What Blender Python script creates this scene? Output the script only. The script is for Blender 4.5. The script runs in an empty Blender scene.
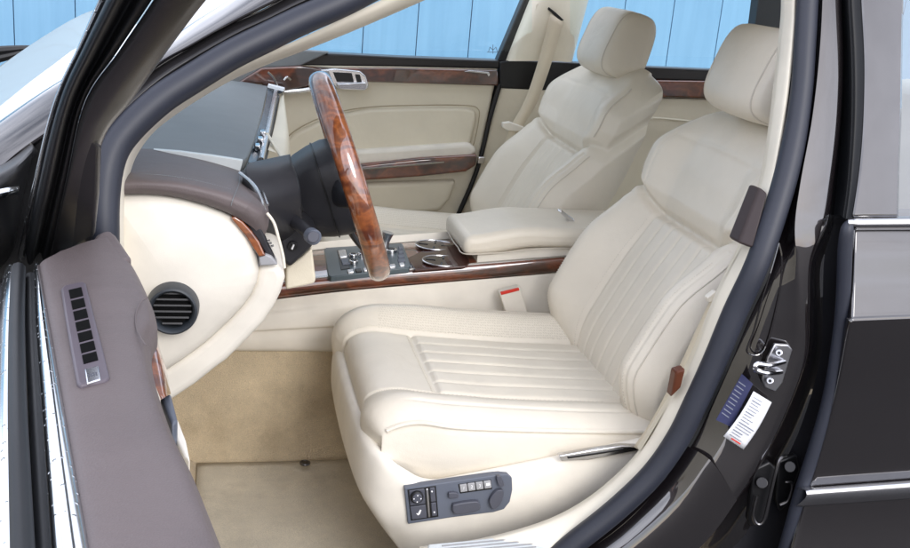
import bpy, bmesh, math, random
from mathutils import Vector, Matrix, noise
R = math.radians
random.seed(4)
S = bpy.context.scene
COL = S.collection

# ------------------------------------------------------------------ camera (metres: X rearward, Y across the car, Z up)
CAM = Vector((0.0, -1.30, 1.38))
FPX, PCX, PCY = 1045.0, 455.0, 274.0
dn = Vector((-305.0, 3426.0, FPX)).normalized()
fw = Vector((0, 0, 1.0)); hz = (fw - dn * dn.dot(fw)).normalized()
rt = dn.cross(hz)
if rt.x < 0: rt = -rt
YAW = R(13.5)
AX = rt * math.cos(YAW) + hz * math.sin(YAW)
AY = hz * math.cos(YAW) - rt * math.sin(YAW)
AZ = -dn
cd = bpy.data.cameras.new('camera'); cam = bpy.data.objects.new('camera', cd); COL.objects.link(cam)
cd.sensor_width = 36.0; cd.lens = FPX / 910.0 * 36.0; cd.clip_start = 0.02; cd.clip_end = 500
right = Vector((AX.x, AY.x, AZ.x)); down = Vector((AX.y, AY.y, AZ.y)); fwd = Vector((AX.z, AY.z, AZ.z))
M = Matrix.Identity(4)
for i in range(3):
    M[i][0] = right[i]; M[i][1] = -down[i]; M[i][2] = -fwd[i]; M[i][3] = CAM[i]
cam.matrix_world = M
S.camera = cam

# ------------------------------------------------------------------ sky, sun, exposure
SUN_EL, SUN_AZ = R(30), R(164)          # azimuth measured from +Y towards +X
w = bpy.data.worlds.new('World'); S.world = w; w.use_nodes = True
nt = w.node_tree; nt.nodes.clear()
out = nt.nodes.new('ShaderNodeOutputWorld'); bg = nt.nodes.new('ShaderNodeBackground')
sky = nt.nodes.new('ShaderNodeTexSky'); sky.sky_type = 'NISHITA'; sky.sun_disc = False
sky.sun_elevation = SUN_EL; sky.sun_rotation = SUN_AZ; sky.air_density = 1.0; sky.dust_density = 1.5
tc = nt.nodes.new('ShaderNodeTexCoord'); nz = nt.nodes.new('ShaderNodeTexNoise')
nz.inputs['Scale'].default_value = 2.6; nz.inputs['Detail'].default_value = 7; nz.inputs['Roughness'].default_value = .58
rp = nt.nodes.new('ShaderNodeValToRGB'); rp.color_ramp.elements[0].position = .36; rp.color_ramp.elements[1].position = .64; rp.color_ramp.elements[0].color = (.20, .20, .20, 1)
mx = nt.nodes.new('ShaderNodeMix'); mx.data_type = 'RGBA'
mx.inputs['B'].default_value = (16.2, 16.5, 18.4, 1)
nt.links.new(tc.outputs['Generated'], nz.inputs['Vector']); nt.links.new(nz.outputs['Fac'], rp.inputs['Fac'])
nt.links.new(rp.outputs['Color'], mx.inputs['Factor']); nt.links.new(sky.outputs['Color'], mx.inputs['A'])
nt.links.new(mx.outputs['Result'], bg.inputs['Color']); bg.inputs['Strength'].default_value = .12
nt.links.new(bg.outputs['Background'], out.inputs['Surface'])
sl = bpy.data.lights.new('sun', 'SUN'); sl.energy = 1.05; sl.angle = R(25); sl.color = (1, .975, .94)
so = bpy.data.objects.new('sun', sl); COL.objects.link(so)
sd = Vector((math.sin(SUN_AZ) * math.cos(SUN_EL), math.cos(SUN_AZ) * math.cos(SUN_EL), math.sin(SUN_EL)))
so.rotation_euler = sd.to_track_quat('Z', 'Y').to_euler(); so.location = sd * 20
S.view_settings.view_transform = 'Standard'; S.view_settings.look = 'None'
S.view_settings.exposure = .46; S.view_settings.gamma = 1
S.render.engine = 'CYCLES'; S.cycles.max_bounces = 10; S.cycles.diffuse_bounces = 6; S.cycles.transparent_max_bounces = 16
try:
    S.cycles.use_denoising = True
except Exception: pass

# ------------------------------------------------------------------ pixel -> world helpers (measured on the 910 x 548 photograph)
def ray(px, py):
    v = Vector((px - PCX, py - PCY, FPX)); return Vector((v.dot(AX), v.dot(AY), v.dot(AZ)))
def P(px, py, Y):
    r = ray(px, py); return CAM + r * ((Y - CAM.y) / r.y)
def PZ(px, py, z):
    r = ray(px, py); return CAM + r * ((z - CAM.z) / r.z)
def PF(px, py, fn, Y0=0.0):
    """point on the surface Y = fn(point)"""
    Y = Y0
    for _ in range(25): Y = .5 * Y + .5 * fn(P(px, py, Y))
    return P(px, py, Y)
def gap(p):
    t = max(0, p.z - .97); return .045 + .42 * (t - .05 * (1 - math.exp(-t / .05)))         # side of the body, leaning in above the belt
def G(px, py, off=0.0): return PF(px, py, lambda p: gap(p) + off)

# ------------------------------------------------------------------ materials
def newmat(name):
    m = bpy.data.materials.new(name); m.use_nodes = True
    return m, m.node_tree, m.node_tree.nodes['Principled BSDF']
def setp(b, **k):
    for n, v in k.items(): b.inputs[n.replace('_', ' ')].default_value = v
def ramp(nt, fac, stops):
    r = nt.nodes.new('ShaderNodeValToRGB'); e = r.color_ramp.elements
    while len(e) < len(stops): e.new(.5)
    for i, (p, c) in enumerate(stops): e[i].position = p; e[i].color = (*c, 1)
    nt.links.new(fac, r.inputs['Fac']); return r.outputs['Color']
def tex(nt, kind, scale, vec=None, **k):
    n = nt.nodes.new(kind); n.inputs['Scale'].default_value = scale
    for a, v in k.items(): n.inputs[a].default_value = v
    if vec is None:
        t = nt.nodes.new('ShaderNodeTexCoord'); vec = t.outputs['Object']
    nt.links.new(vec, n.inputs['Vector']); return n
def bump(nt, b, h, strength, dist=.001, chain=None):
    bn = nt.nodes.new('ShaderNodeBump'); bn.inputs['Strength'].default_value = strength; bn.inputs['Distance'].default_value = dist
    nt.links.new(h, bn.inputs['Height'])
    if chain: nt.links.new(chain, bn.inputs['Normal'])
    nt.links.new(bn.outputs['Normal'], b.inputs['Normal']); return bn.outputs['Normal']
def leather(name, c, rough=.42, grain=.22, perf=False, var=.06):
    m, nt, b = newmat(name)
    n1 = tex(nt, 'ShaderNodeTexNoise', 9, Detail=4)
    lo = tuple(x * (1 - var) for x in c); hi = tuple(min(1, x * (1 + var * .5)) for x in c)
    col = ramp(nt, n1.outputs['Fac'], [(.3, lo), (.7, hi)])
    v = tex(nt, 'ShaderNodeTexVoronoi', 620)
    ch = bump(nt, b, v.outputs['Distance'], grain, .0006)
    n2 = tex(nt, 'ShaderNodeTexNoise', 38, Detail=3)
    ch = bump(nt, b, n2.outputs['Fac'], .30, .0025, ch)
    n3 = tex(nt, 'ShaderNodeTexNoise', 11, Detail=2, Distortion=1.4)
    ch = bump(nt, b, n3.outputs['Fac'], .20, .008, ch)
    if perf:
        t2 = nt.nodes.new('ShaderNodeTexCoord'); sx = nt.nodes.new('ShaderNodeSeparateXYZ'); ad = nt.nodes.new('ShaderNodeMath'); cb = nt.nodes.new('ShaderNodeCombineXYZ')
        nt.links.new(t2.outputs['Object'], sx.inputs[0]); nt.links.new(sx.outputs['X'], ad.inputs[0]); nt.links.new(sx.outputs['Z'], ad.inputs[1])
        nt.links.new(sx.outputs['Y'], cb.inputs['X']); nt.links.new(ad.outputs[0], cb.inputs['Y'])
        v2 = tex(nt, 'ShaderNodeTexVoronoi', 210, cb.outputs[0], Randomness=.3); v2.voronoi_dimensions = '2D'
        msk = ramp(nt, v2.outputs['Distance'], [(.20, (0, 0, 0)), (.34, (1, 1, 1))])
        mm = nt.nodes.new('ShaderNodeMix'); mm.data_type = 'RGBA'
        mm.inputs['A'].default_value = (c[0] * .84, c[1] * .83, c[2] * .81, 1)
        nt.links.new(msk, mm.inputs['Factor']); nt.links.new(col, mm.inputs['B']); col = mm.outputs['Result']
        bump(nt, b, msk, .3, .0006, ch)
    nt.links.new(col, b.inputs['Base Color'])
    setp(b, Roughness=rough); b.inputs['Specular IOR Level'].default_value = .42
    return m
def plastic(name, c, rough=.5, grain=.15, gs=900, var=.08, spec=.4, coat=0):
    m, nt, b = newmat(name)
    n1 = tex(nt, 'ShaderNodeTexNoise', 14, Detail=5)
    col = ramp(nt, n1.outputs['Fac'], [(.3, tuple(x * (1 - var) for x in c)), (.7, tuple(min(1, x * (1 + var)) for x in c))])
    nt.links.new(col, b.inputs['Base Color'])
    if grain:
        v = tex(nt, 'ShaderNodeTexNoise', gs, Detail=2); bump(nt, b, v.outputs['Fac'], grain, .0008)
    rr = nt.nodes.new('ShaderNodeMapRange'); rr.inputs['To Min'].default_value = rough * .88; rr.inputs['To Max'].default_value = min(1, rough * 1.15)
    nt.links.new(n1.outputs['Fac'], rr.inputs['Value']); nt.links.new(rr.outputs['Result'], b.inputs['Roughness'])
    b.inputs['Specular IOR Level'].default_value = spec; b.inputs['Coat Weight'].default_value = coat; b.inputs['Coat Roughness'].default_value = .05
    return m
def metal(name, c=(.8, .8, .82), rough=.12):
    m, nt, b = newmat(name)
    n1 = tex(nt, 'ShaderNodeTexNoise', 40, Detail=3)
    nt.links.new(ramp(nt, n1.outputs['Fac'], [(.3, tuple(x * .92 for x in c)), (.7, c)]), b.inputs['Base Color'])
    setp(b, Metallic=1.0, Roughness=rough); return m
def wood(name, dark, light, stretch=(1, 1, 1), scale=7):
    m, nt, b = newmat(name)
    t = nt.nodes.new('ShaderNodeTexCoord'); mp = nt.nodes.new('ShaderNodeMapping'); mp.inputs['Scale'].default_value = stretch
    nt.links.new(t.outputs['Object'], mp.inputs['Vector'])
    n0 = tex(nt, 'ShaderNodeTexNoise', scale, mp.outputs['Vector'], Detail=6, Distortion=2.2, Roughness=.6)
    wv = nt.nodes.new('ShaderNodeTexWave'); wv.wave_type = 'RINGS'; wv.inputs['Scale'].default_value = scale * .8; wv.inputs['Distortion'].default_value = 9; wv.inputs['Detail'].default_value = 4
    wv.inputs['Detail Scale'].default_value = 2.0
    nt.links.new(mp.outputs['Vector'], wv.inputs['Vector'])
    mm = nt.nodes.new('ShaderNodeMix'); mm.inputs['Factor'].default_value = .45
    nt.links.new(n0.outputs['Fac'], mm.inputs['A']); nt.links.new(wv.outputs['Fac'], mm.inputs['B'])
    mid = tuple((a + c) / 2 for a, c in zip(dark, light))
    col = ramp(nt, mm.outputs['Result'], [(.22, dark), (.45, mid), (.6, light), (.78, mid)])
    fine = tex(nt, 'ShaderNodeTexNoise', 160, mp.outputs['Vector'], Detail=3)
    m2 = nt.nodes.new('ShaderNodeMix'); m2.data_type = 'RGBA'; m2.blend_type = 'MULTIPLY'; m2.inputs['Factor'].default_value = .35
    nt.links.new(col, m2.inputs['A']); nt.links.new(ramp(nt, fine.outputs['Fac'], [(.35, (.45, .4, .4)), (.6, (1, 1, 1))]), m2.inputs['B'])
    nt.links.new(m2.outputs['Result'], b.inputs['Base Color'])
    setp(b, Roughness=.3); b.inputs['Coat Weight'].default_value = 1; b.inputs['Coat Roughness'].default_value = .03; b.inputs['Coat IOR'].default_value = 1.95
    return m
def paint(name, c, drops=False):
    m, nt, b = newmat(name)
    v = tex(nt, 'ShaderNodeTexVoronoi', 2600)
    col = ramp(nt, v.outputs['Color'], [(.2, tuple(x * .8 for x in c)), (.9, tuple(x * 1.4 for x in c))])
    nt.links.new(col, b.inputs['Base Color'])
    setp(b, Metallic=.55, Roughness=.34); b.inputs['Coat Weight'].default_value = 1; b.inputs['Coat Roughness'].default_value = .015; b.inputs['Coat IOR'].default_value = 2.1
    n = tex(nt, 'ShaderNodeTexNoise', 3, Detail=2)
    bn = nt.nodes.new('ShaderNodeBump'); bn.inputs['Strength'].default_value = .05; bn.inputs['Distance'].default_value = .01
    nt.links.new(n.outputs['Fac'], bn.inputs['Height']); last = bn.outputs['Normal']
    if drops:
        vd = tex(nt, 'ShaderNodeTexVoronoi', 75)
        mk = ramp(nt, vd.outputs['Distance'], [(.10, (1, 1, 1)), (.24, (0, 0, 0))])
        b2 = nt.nodes.new('ShaderNodeBump'); b2.inputs['Strength'].default_value = .8; b2.inputs['Distance'].default_value = .002
        nt.links.new(mk, b2.inputs['Height']); nt.links.new(last, b2.inputs['Normal']); last = b2.outputs['Normal']
    nt.links.new(last, b.inputs['Coat Normal']); return m
def carpet_mat(name, c):
    m, nt, b = newmat(name)
    n1 = tex(nt, 'ShaderNodeTexNoise', 7, Detail=8, Roughness=.7); n2 = tex(nt, 'ShaderNodeTexNoise', 700, Detail=2)
    st = tex(nt, 'ShaderNodeTexNoise', 3.2, Detail=5, Roughness=.65)
    a = ramp(nt, n1.outputs['Fac'], [(.3, tuple(x * .80 for x in c)), (.7, tuple(x * 1.12 for x in c))])
    s2 = ramp(nt, st.outputs['Fac'], [(.32, (.66, .62, .56)), (.50, (1, 1, 1))])
    f = ramp(nt, n2.outputs['Fac'], [(.3, (.72, .72, .72)), (.7, (1.0, 1.0, 1.0))])
    prev = a
    for x in (s2, f):
        q = nt.nodes.new('ShaderNodeMix'); q.data_type = 'RGBA'; q.blend_type = 'MULTIPLY'; q.inputs['Factor'].default_value = 1
        nt.links.new(prev, q.inputs['A']); nt.links.new(x, q.inputs['B']); prev = q.outputs['Result']
    nt.links.new(prev, b.inputs['Base Color']); setp(b, Roughness=.95); b.inputs['Sheen Weight'].default_value = .25
    bump(nt, b, n2.outputs['Fac'], .9, .004); return m
def glass_mat(name, tint=(.9, .97, .98), refl=1.0, ior=1.5):
    m = bpy.data.materials.new(name); m.use_nodes = True; nt = m.node_tree; nt.nodes.clear()
    o = nt.nodes.new('ShaderNodeOutputMaterial'); mixs = nt.nodes.new('ShaderNodeMixShader')
    tr = nt.nodes.new('ShaderNodeBsdfTransparent'); tr.inputs['Color'].default_value = (*tint, 1)
    gl = nt.nodes.new('ShaderNodeBsdfGlossy'); gl.inputs['Roughness'].default_value = .01; gl.inputs['Color'].default_value = (refl, refl, refl, 1)
    fr = nt.nodes.new('ShaderNodeFresnel'); fr.inputs['IOR'].default_value = ior
    nt.links.new(fr.outputs['Fac'], mixs.inputs['Fac']); nt.links.new(tr.outputs['BSDF'], mixs.inputs[1]); nt.links.new(gl.outputs['BSDF'], mixs.inputs[2])
    nt.links.new(mixs.outputs['Shader'], o.inputs['Surface']); return m

CREAM = (.74, .685, .585)
m_leather = leather('cream leather', CREAM)
m_perf = leather('perforated cream leather', CREAM, perf=True)
m_pipe = leather('cream piping', (.62, .57, .49), rough=.5)
m_thread = plastic('seat thread', (.66, .62, .54), rough=.8, grain=0)
m_creamp = plastic('cream plastic', (.76, .715, .63), rough=.42, grain=.18)
m_creamd = leather('cream door leather', (.74, .68, .545), rough=.48)
m_pillar = plastic('cream pillar trim', (.76, .71, .60), rough=.5)
m_brown = leather('taupe soft plastic', (.128, .104, .103), rough=.55, grain=.35, var=.08)
m_greyd = plastic('grey dash top', (.19, .205, .215), rough=.6, grain=.3, gs=1200)
m_dark = plastic('charcoal plastic', (.020, .020, .024), rough=.42, grain=.2)
m_black = plastic('black plastic', (.008, .008, .009), rough=.38, grain=.08)
m_satin = plastic('satin black trim', (.016, .015, .016), rough=.3, grain=.1)
m_rub = plastic('door seal rubber', (.019, .022, .034), rough=.48, grain=.1, spec=.5)
m_rubb = plastic('black rubber', (.007, .008, .010), rough=.5, grain=.1)
m_panel = plastic('grey switch plastic', (.105, .118, .15), rough=.45, grain=.08)
m_key = plastic('dark grey key', (.072, .075, .095), rough=.42, grain=.06)
m_grey = plastic('mid grey plastic', (.32, .32, .33), rough=.4)
m_white = plastic('white mark', (.8, .8, .8), rough=.5, grain=0)
m_pale = plastic('pale satin strip and gleam', (.66, .70, .71), rough=.35, grain=0)
m_red = plastic('red button', (.62, .035, .02), rough=.35, grain=0)
m_dsteel = metal('dark oily steel', (.16, .155, .16), .3); m_chrome = metal('chrome'); m_steel = metal('brushed steel', (.55, .55, .57), .28); m_satchrome = metal('satin chrome', (.72, .72, .74), .25)
m_wood = wood('polished burl wood', (.105, .022, .007), (.31, .088, .020), (1, 1, 1), 13)
m_woodd = wood('dark burl wood', (.030, .007, .0035), (.19, .044, .015), (.7, 1, 1), 8)
m_paint = paint('dark brown metallic paint', (.010, .007, .008))
m_paintw = paint('wet dark brown metallic paint', (.013, .0095, .011), True)
m_carpet = carpet_mat('beige carpet', (.84, .69, .47))
m_mat = carpet_mat('beige mat pile', (.86, .77, .60))
m_glass = glass_mat('window glass'); m_glassr = glass_mat('tinted rear glass', (.42, .5, .52), 1.0, 2.6)
m_belt = leather('cream belt webbing', (.66, .58, .44), rough=.7)
m_sticker = plastic('white sticker', (.78, .79, .82), rough=.35, grain=0, var=.02)
m_ink = plastic('grey print', (.22, .24, .30), rough=.5, grain=0)
m_dew_sky = glass_mat('dewy sky-pale windscreen')
_n = m_dew_sky.node_tree; _o = [q for q in _n.nodes if q.type == 'OUTPUT_MATERIAL'][0]; _m0 = _o.inputs['Surface'].links[0].from_socket
_d = _n.nodes.new('ShaderNodeBsdfDiffuse'); _d.inputs['Color'].default_value = (.42, .45, .43, 1); _x = _n.nodes.new('ShaderNodeMixShader'); _x.inputs['Fac'].default_value = .55  # pale diffuse stands for dew and for the sky mirrored in the glass
_n.links.new(_m0, _x.inputs[1]); _n.links.new(_d.outputs['BSDF'], _x.inputs[2]); _n.links.new(_x.outputs['Shader'], _o.inputs['Surface'])
m_void = plastic('deep slot black', (.002, .002, .002), rough=.9, grain=0, spec=.1)
m_cap = plastic('dark brown cap', (.035, .024, .024), rough=.5)
m_rust = plastic('brown tongue plastic', (.10, .028, .012), rough=.35, grain=0)

# ------------------------------------------------------------------ mesh helpers
def link(name, me, parent=None, loc=None):
    o = bpy.data.objects.new(name, me); COL.objects.link(o)
    if parent: o.parent = parent
    if loc is not None: o.location = loc
    return o
def empty(name, parent=None):
    o = bpy.data.objects.new(name, None); COL.objects.link(o); o.empty_display_size = .05
    if parent: o.parent = parent
    return o
class MB:
    """collects verts and faces for ONE mesh object"""
    def __init__(s): s.v = []; s.f = []; s.m = []
    def add(s, vs, fs, mi=0):
        k = len(s.v); s.v += [tuple(v) for v in vs]; s.f += [tuple(i + k for i in f) for f in fs]; s.m += [mi] * len(fs); return s
    def grid(s, rows, closed_u=False, closed_v=False, mi=0):
        nr, nc = len(rows), len(rows[0]); vs = [p for r in rows for p in r]; fs = []
        for i in range(nr if closed_u else nr - 1):
            for j in range(nc if closed_v else nc - 1):
                a = i * nc + j; b = i * nc + (j + 1) % nc; c = ((i + 1) % nr) * nc + (j + 1) % nc; d = ((i + 1) % nr) * nc + j
                fs.append((a, b, c, d))
        return s.add(vs, fs, mi)
    def plate(s, pts, off, mi=0):
        n = len(pts); a = [Vector(p) for p in pts]; b = [p + Vector(off) for p in a]
        fs = [tuple(range(n)), tuple(range(2 * n - 1, n - 1, -1))] + [(i, i + n, (i + 1) % n + n, (i + 1) % n) for i in range(n)]
        return s.add(a + b, fs, mi)
    def box(s, c, d, rot=None, mi=0):
        c = Vector(c); h = Vector(d) / 2; vs = []
        for x in (-1, 1):
            for y in (-1, 1):
                for z in (-1, 1):
                    q = Vector((x * h.x, y * h.y, z * h.z))
                    if rot is not None: q = rot @ q
                    vs.append(c + q)
        return s.add(vs, [(0, 1, 3, 2), (4, 6, 7, 5), (0, 4, 5, 1), (2, 3, 7, 6), (0, 2, 6, 4), (1, 5, 7, 3)], mi)
    def tube(s, pts, r, n=10, closed=False, sub=6, caps=True, flat=None, mi=0):
        pts = [Vector(p) for p in pts]
        rs = r if isinstance(r, (list, tuple)) else [r] * len(pts)
        if sub > 1 and len(pts) > 2:
            pts2, rs2 = [], []
            N = len(pts)
            for i in range(N if closed else N - 1):
                for k in range(sub):
                    t = k / sub
                    g = (lambda q: pts[q % N]) if closed else (lambda q: pts[max(0, min(N - 1, q))])
                    pts2.append(cr(g(i - 1), g(i), g(i + 1), g(i + 2), t)); rs2.append(rs[i] + (rs[(i + 1) % N] - rs[i]) * t)
            if not closed: pts2.append(pts[-1]); rs2.append(rs[-1])
            pts, rs = pts2, rs2
        N = len(pts); rows = []; up = None
        for i in range(N):
            a = pts[(i - 1) % N] if (closed or i > 0) else pts[i]; b = pts[(i + 1) % N] if (closed or i < N - 1) else pts[i]
            t = (b - a).normalized()
            if up is None:
                up = Vector((0, 1, 0)) if abs(t.y) < .9 else Vector((0, 0, 1))
            up = (up - t * up.dot(t)).normalized(); sd_ = t.cross(up)
            fl = flat or (1, 1)
            rows.append([pts[i] + (up * math.cos(q) * fl[0] + sd_ * math.sin(q) * fl[1]) * rs[i] for q in [2 * math.pi * k / n for k in range(n)]])
        k0 = len(s.v); s.grid(rows, closed_u=closed, closed_v=True, mi=mi)
        if caps and not closed:
            s.f.append(tuple(k0 + i for i in range(n))); s.m.append(mi)
            s.f.append(tuple(k0 + (N - 1) * n + i for i in range(n - 1, -1, -1))); s.m.append(mi)
        return s
    def build(s, name, mat, parent=None, smooth=True, bevel=0, seg=3, solid=0, off=0, angle=38, fix=True):
        me = bpy.data.meshes.new(name); me.from_pydata(s.v, [], s.f); me.validate()
        mats = mat if isinstance(mat, (list, tuple)) else [mat]
        for q in mats: me.materials.append(q)
        if len(mats) > 1 and len(me.polygons) == len(s.m): me.polygons.foreach_set('material_index', s.m)
        if fix:
            bm = bmesh.new(); bm.from_mesh(me); bmesh.ops.recalc_face_normals(bm, faces=bm.faces); bm.to_mesh(me); bm.free()
        if smooth:
            me.polygons.foreach_set('use_smooth', [True] * len(me.polygons))
            try: me.set_sharp_from_angle(angle=R(angle))
            except Exception: pass
        o = link(name, me, parent)
        if solid:
            q = o.modifiers.new('thick', 'SOLIDIFY'); q.thickness = solid; q.offset = off
        if bevel:
            q = o.modifiers.new('edge', 'BEVEL'); q.width = bevel; q.segments = seg; q.limit_method = 'ANGLE'; q.angle_limit = R(30); q.harden_normals = False
        return o
def cr(a, b, c, d, t):
    return .5 * ((2 * b) + (c - a) * t + (2 * a - 5 * b + 4 * c - d) * t * t + (3 * b - a - 3 * c + d) * t ** 3)
def crline(pts, n):
    pts = [Vector(p) for p in pts]; N = len(pts); o = []
    if N == 1: return pts * n
    for i in range(n):
        f = i / (n - 1) * (N - 1); k = min(int(f), N - 2); t = f - k
        g = lambda q: pts[max(0, min(N - 1, q))]
        o.append(cr(g(k - 1), g(k), g(k + 1), g(k + 2), t))
    return o
def poly(pts, n):
    """resample a polyline linearly by its own corners"""
    pts = [Vector(p) for p in pts]; N = len(pts); o = []
    for i in range(n):
        f = i / (n - 1) * (N - 1); k = min(int(f), N - 2); o.append(pts[k].lerp(pts[k + 1], f - k))
    return o
def loft(rows, nu=24, nv=None, straight=False):
    """rows: lists of points along each curve; smooth across rows too unless straight"""
    nv = nv or nu
    rr = [crline(r, nu) for r in rows]
    cols = list(zip(*rr))
    if straight: return rr
    cc = [crline(c, nv) for c in cols]
    return [list(r) for r in zip(*cc)]
def ss(a, b, x):
    t = max(0, min(1, (x - a) / (b - a))); return t * t * (3 - 2 * t)
def gr(d, w_, dep): return -dep * math.exp(-(d / w_) ** 2)
def lab(o, label, cat=None, group=None, kind=None):
    o['label'] = label
    if cat: o['category'] = cat
    if group: o['group'] = group
    if kind: o['kind'] = kind
    return o

# ================================================================== SETTING
b = MB(); b.grid([[(-40, -30, 0), (40, -30, 0)], [(-40, 40, 0), (40, 40, 0)]])
m_ground = plastic('grey asphalt', (.042, .041, .042), rough=.9, grain=.6, gs=90)
g = b.build('pavement', m_ground, None, smooth=False); g['kind'] = 'structure'

# blue wall of flat upright boards beyond the car
m_blue, nt_, b_ = newmat('blue painted board')
n1 = tex(nt_, 'ShaderNodeTexNoise', 1.3, Detail=5); n2 = tex(nt_, 'ShaderNodeTexNoise', 60, Detail=3)
nt_.links.new(ramp(nt_, n1.outputs['Fac'], [(.3, (.19, .39, .57)), (.7, (.23, .44, .62))]), b_.inputs['Base Color'])
t9 = nt_.nodes.new('ShaderNodeTexCoord'); mp9 = nt_.nodes.new('ShaderNodeMapping'); mp9.inputs['Scale'].default_value = (9, 1, .5)
nt_.links.new(t9.outputs['Object'], mp9.inputs['Vector']); st9 = tex(nt_, 'ShaderNodeTexNoise', 2.0, mp9.outputs['Vector'], Detail=6, Roughness=.65)
m9 = nt_.nodes.new('ShaderNodeMix'); m9.data_type = 'RGBA'; m9.blend_type = 'MULTIPLY'; m9.inputs['Factor'].default_value = 1
src9 = b_.inputs['Base Color'].links[0].from_socket; nt_.links.new(src9, m9.inputs['A']); nt_.links.new(ramp(nt_, st9.outputs['Fac'], [(.3, (.84, .87, .90)), (.65, (1, 1, 1))]), m9.inputs['B']); nt_.links.new(m9.outputs['Result'], b_.inputs['Base Color'])
setp(b_, Roughness=.5); bump(nt_, b_, n2.outputs['Fac'], .1, .002)
b = MB(); pw = .2895; x0 = P(418, 20, 4.3).x - 20 * pw * 1.0
pw = (P(720, 20, 4.3).x - P(418, 20, 4.3).x) / 6.0
x0 = P(418, 20, 4.3).x - 16 * pw
for i in range(34):
    b.box((x0 + (i + .5) * pw, 4.35, 1.0), (pw - .005, .10, 2.0))
b.box((x0 + 17 * pw, 4.37, .99), (34 * pw, .08, 1.98))
wall = b.build('board_wall', m_blue, None, smooth=False)
lab(wall, 'light blue wall of upright painted boards standing beyond the car', 'wall', kind='thing')

# ================================================================== CAR
car = empty('car')
lab(car, 'dark brown saloon car with cream leather seats, wood trim and its front door open', 'car')

# ------------------------------------------------------------------ floor, tunnel and roof of the cabin
FLOOR = .315
b = MB()
b.grid([[(-.45, .06, FLOOR - .012), (2.2, .06, FLOOR - .012)], [(-.45, 1.64, FLOOR - .012), (2.2, 1.64, FLOOR - .012)]])
def carpet_rows():
    rows = []
    for x in (-.45, -.2, .0, .2, .4, .6, .9, 1.4, 2.2):
        rows.append([(x, .735, FLOOR - .02), (x, .752, FLOOR + .012), (x, .765, FLOOR + .06), (x, .775, .45), (x, .785, .56), (x, .80, .60)])
    return rows
b.grid([crline(r, 30) for r in carpet_rows()])
b.grid(loft([[(-.02, .06, FLOOR - .01), (-.02, .76, FLOOR - .01)], [(-.10, .06, FLOOR + .05), (-.10, .76, FLOOR + .05)], [(-.33, .06, .62), (-.33, .76, .62)], [(-.36, .06, .80), (-.36, .76, .80)]], 12, 20))
b.build('carpet', m_carpet, car, fix=False)

# cream side of the centre tunnel under the wood
def cons_z(x): return .6675 + (x - .05) * .105 - .07 * max(0, .32 - x) ** 1.5      # lower edge of the wood band
b = MB(); rows = []
for i in range(30):
    x = -.30 + i / 29 * 1.75
    zt = cons_z(x) - .004; zb = .551
    zc = .551 + (zt - .551) * .46 - max(0, x - .25) * .12
    rows.append(crline([(x, .786, zt), (x, .782, zt - .02), (x, .775, (zt + zc) / 2), (x, .768, zc + .004), (x, .772, zc - .003), (x, .770, (zc + zb) / 2), (x, .776, zb + .004), (x, .80, zb - .006)], 44))
b.grid(rows); tunnel = b.build('tunnel_panel', m_creamp, car, fix=False)

# roof, windscreen header and roof lining
b = MB()
b.grid(loft([[(.42, .36, 1.462), (.30, .85, 1.495), (.42, 1.34, 1.462)], [(1.2, .34, 1.50), (1.2, .85, 1.54), (1.2, 1.36, 1.50)], [(2.2, .38, 1.44), (2.2, .85, 1.47), (2.2, 1.32, 1.44)]], 20, 20))
b.build('roof', m_paint, car, solid=.03, fix=False)
b = MB(); b.grid(loft([[(.35, .33, 1.425), (.35, 1.37, 1.425)], [(2.2, .36, 1.40), (2.2, 1.34, 1.40)]], 6, 6)); b.build('roof_lining', m_pillar, car, solid=.01, fix=False)
# parcel bulkhead behind, rear seat back
b = MB(); b.box((2.05, .85, .72), (.12, 1.46, .84)); b.build('rear_seat_back', m_leather, car, bevel=.04)

# ------------------------------------------------------------------ bonnet, wing and mirror seen past the open door
b = MB(); rows = []
for i in range(30):
    x = -.42 - i / 29 * 1.4
    rows.append([(x - .10 * (1 - v * v), .85 + v * .62, .985 + .03 * (1 - v * v) - .05 * (x + .42) ** 2 - (.012 if abs(v) > .985 else 0)) for v in [-1 + k / 24 for k in range(49)]])
b.grid(rows); bonnet = b.build('bonnet', m_paint, car, solid=.015, off=-1, fix=False)
b = MB(); rows = []
for i in range(24):
    x = -.17 - i / 23 * 1.65
    zt = .90 + .07 * ss(-.28, -.42, x) - .05 * max(0, -x - .42) ** 2
    rows.append(crline([(x, .228, zt - .01), (x, .222, zt + .008), (x, .12, zt + .014), (x, .03, zt + .004), (x, -.005, zt - .03), (x, -.022, zt - .12), (x, -.03, .62), (x, -.02, .40), (x, .02, .24)], 48))
b.grid(rows); b.build('wing', m_paint, car, fix=False)
b = MB()   # scuttle and lower screen edge
b.grid([[(-.46, .20, .985), (-.46, 1.50, .985)], [(-.34, .16, .99), (-.34, 1.54, .99)]]); b.build('scuttle', m_black, car, solid=.02, fix=False)

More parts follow.
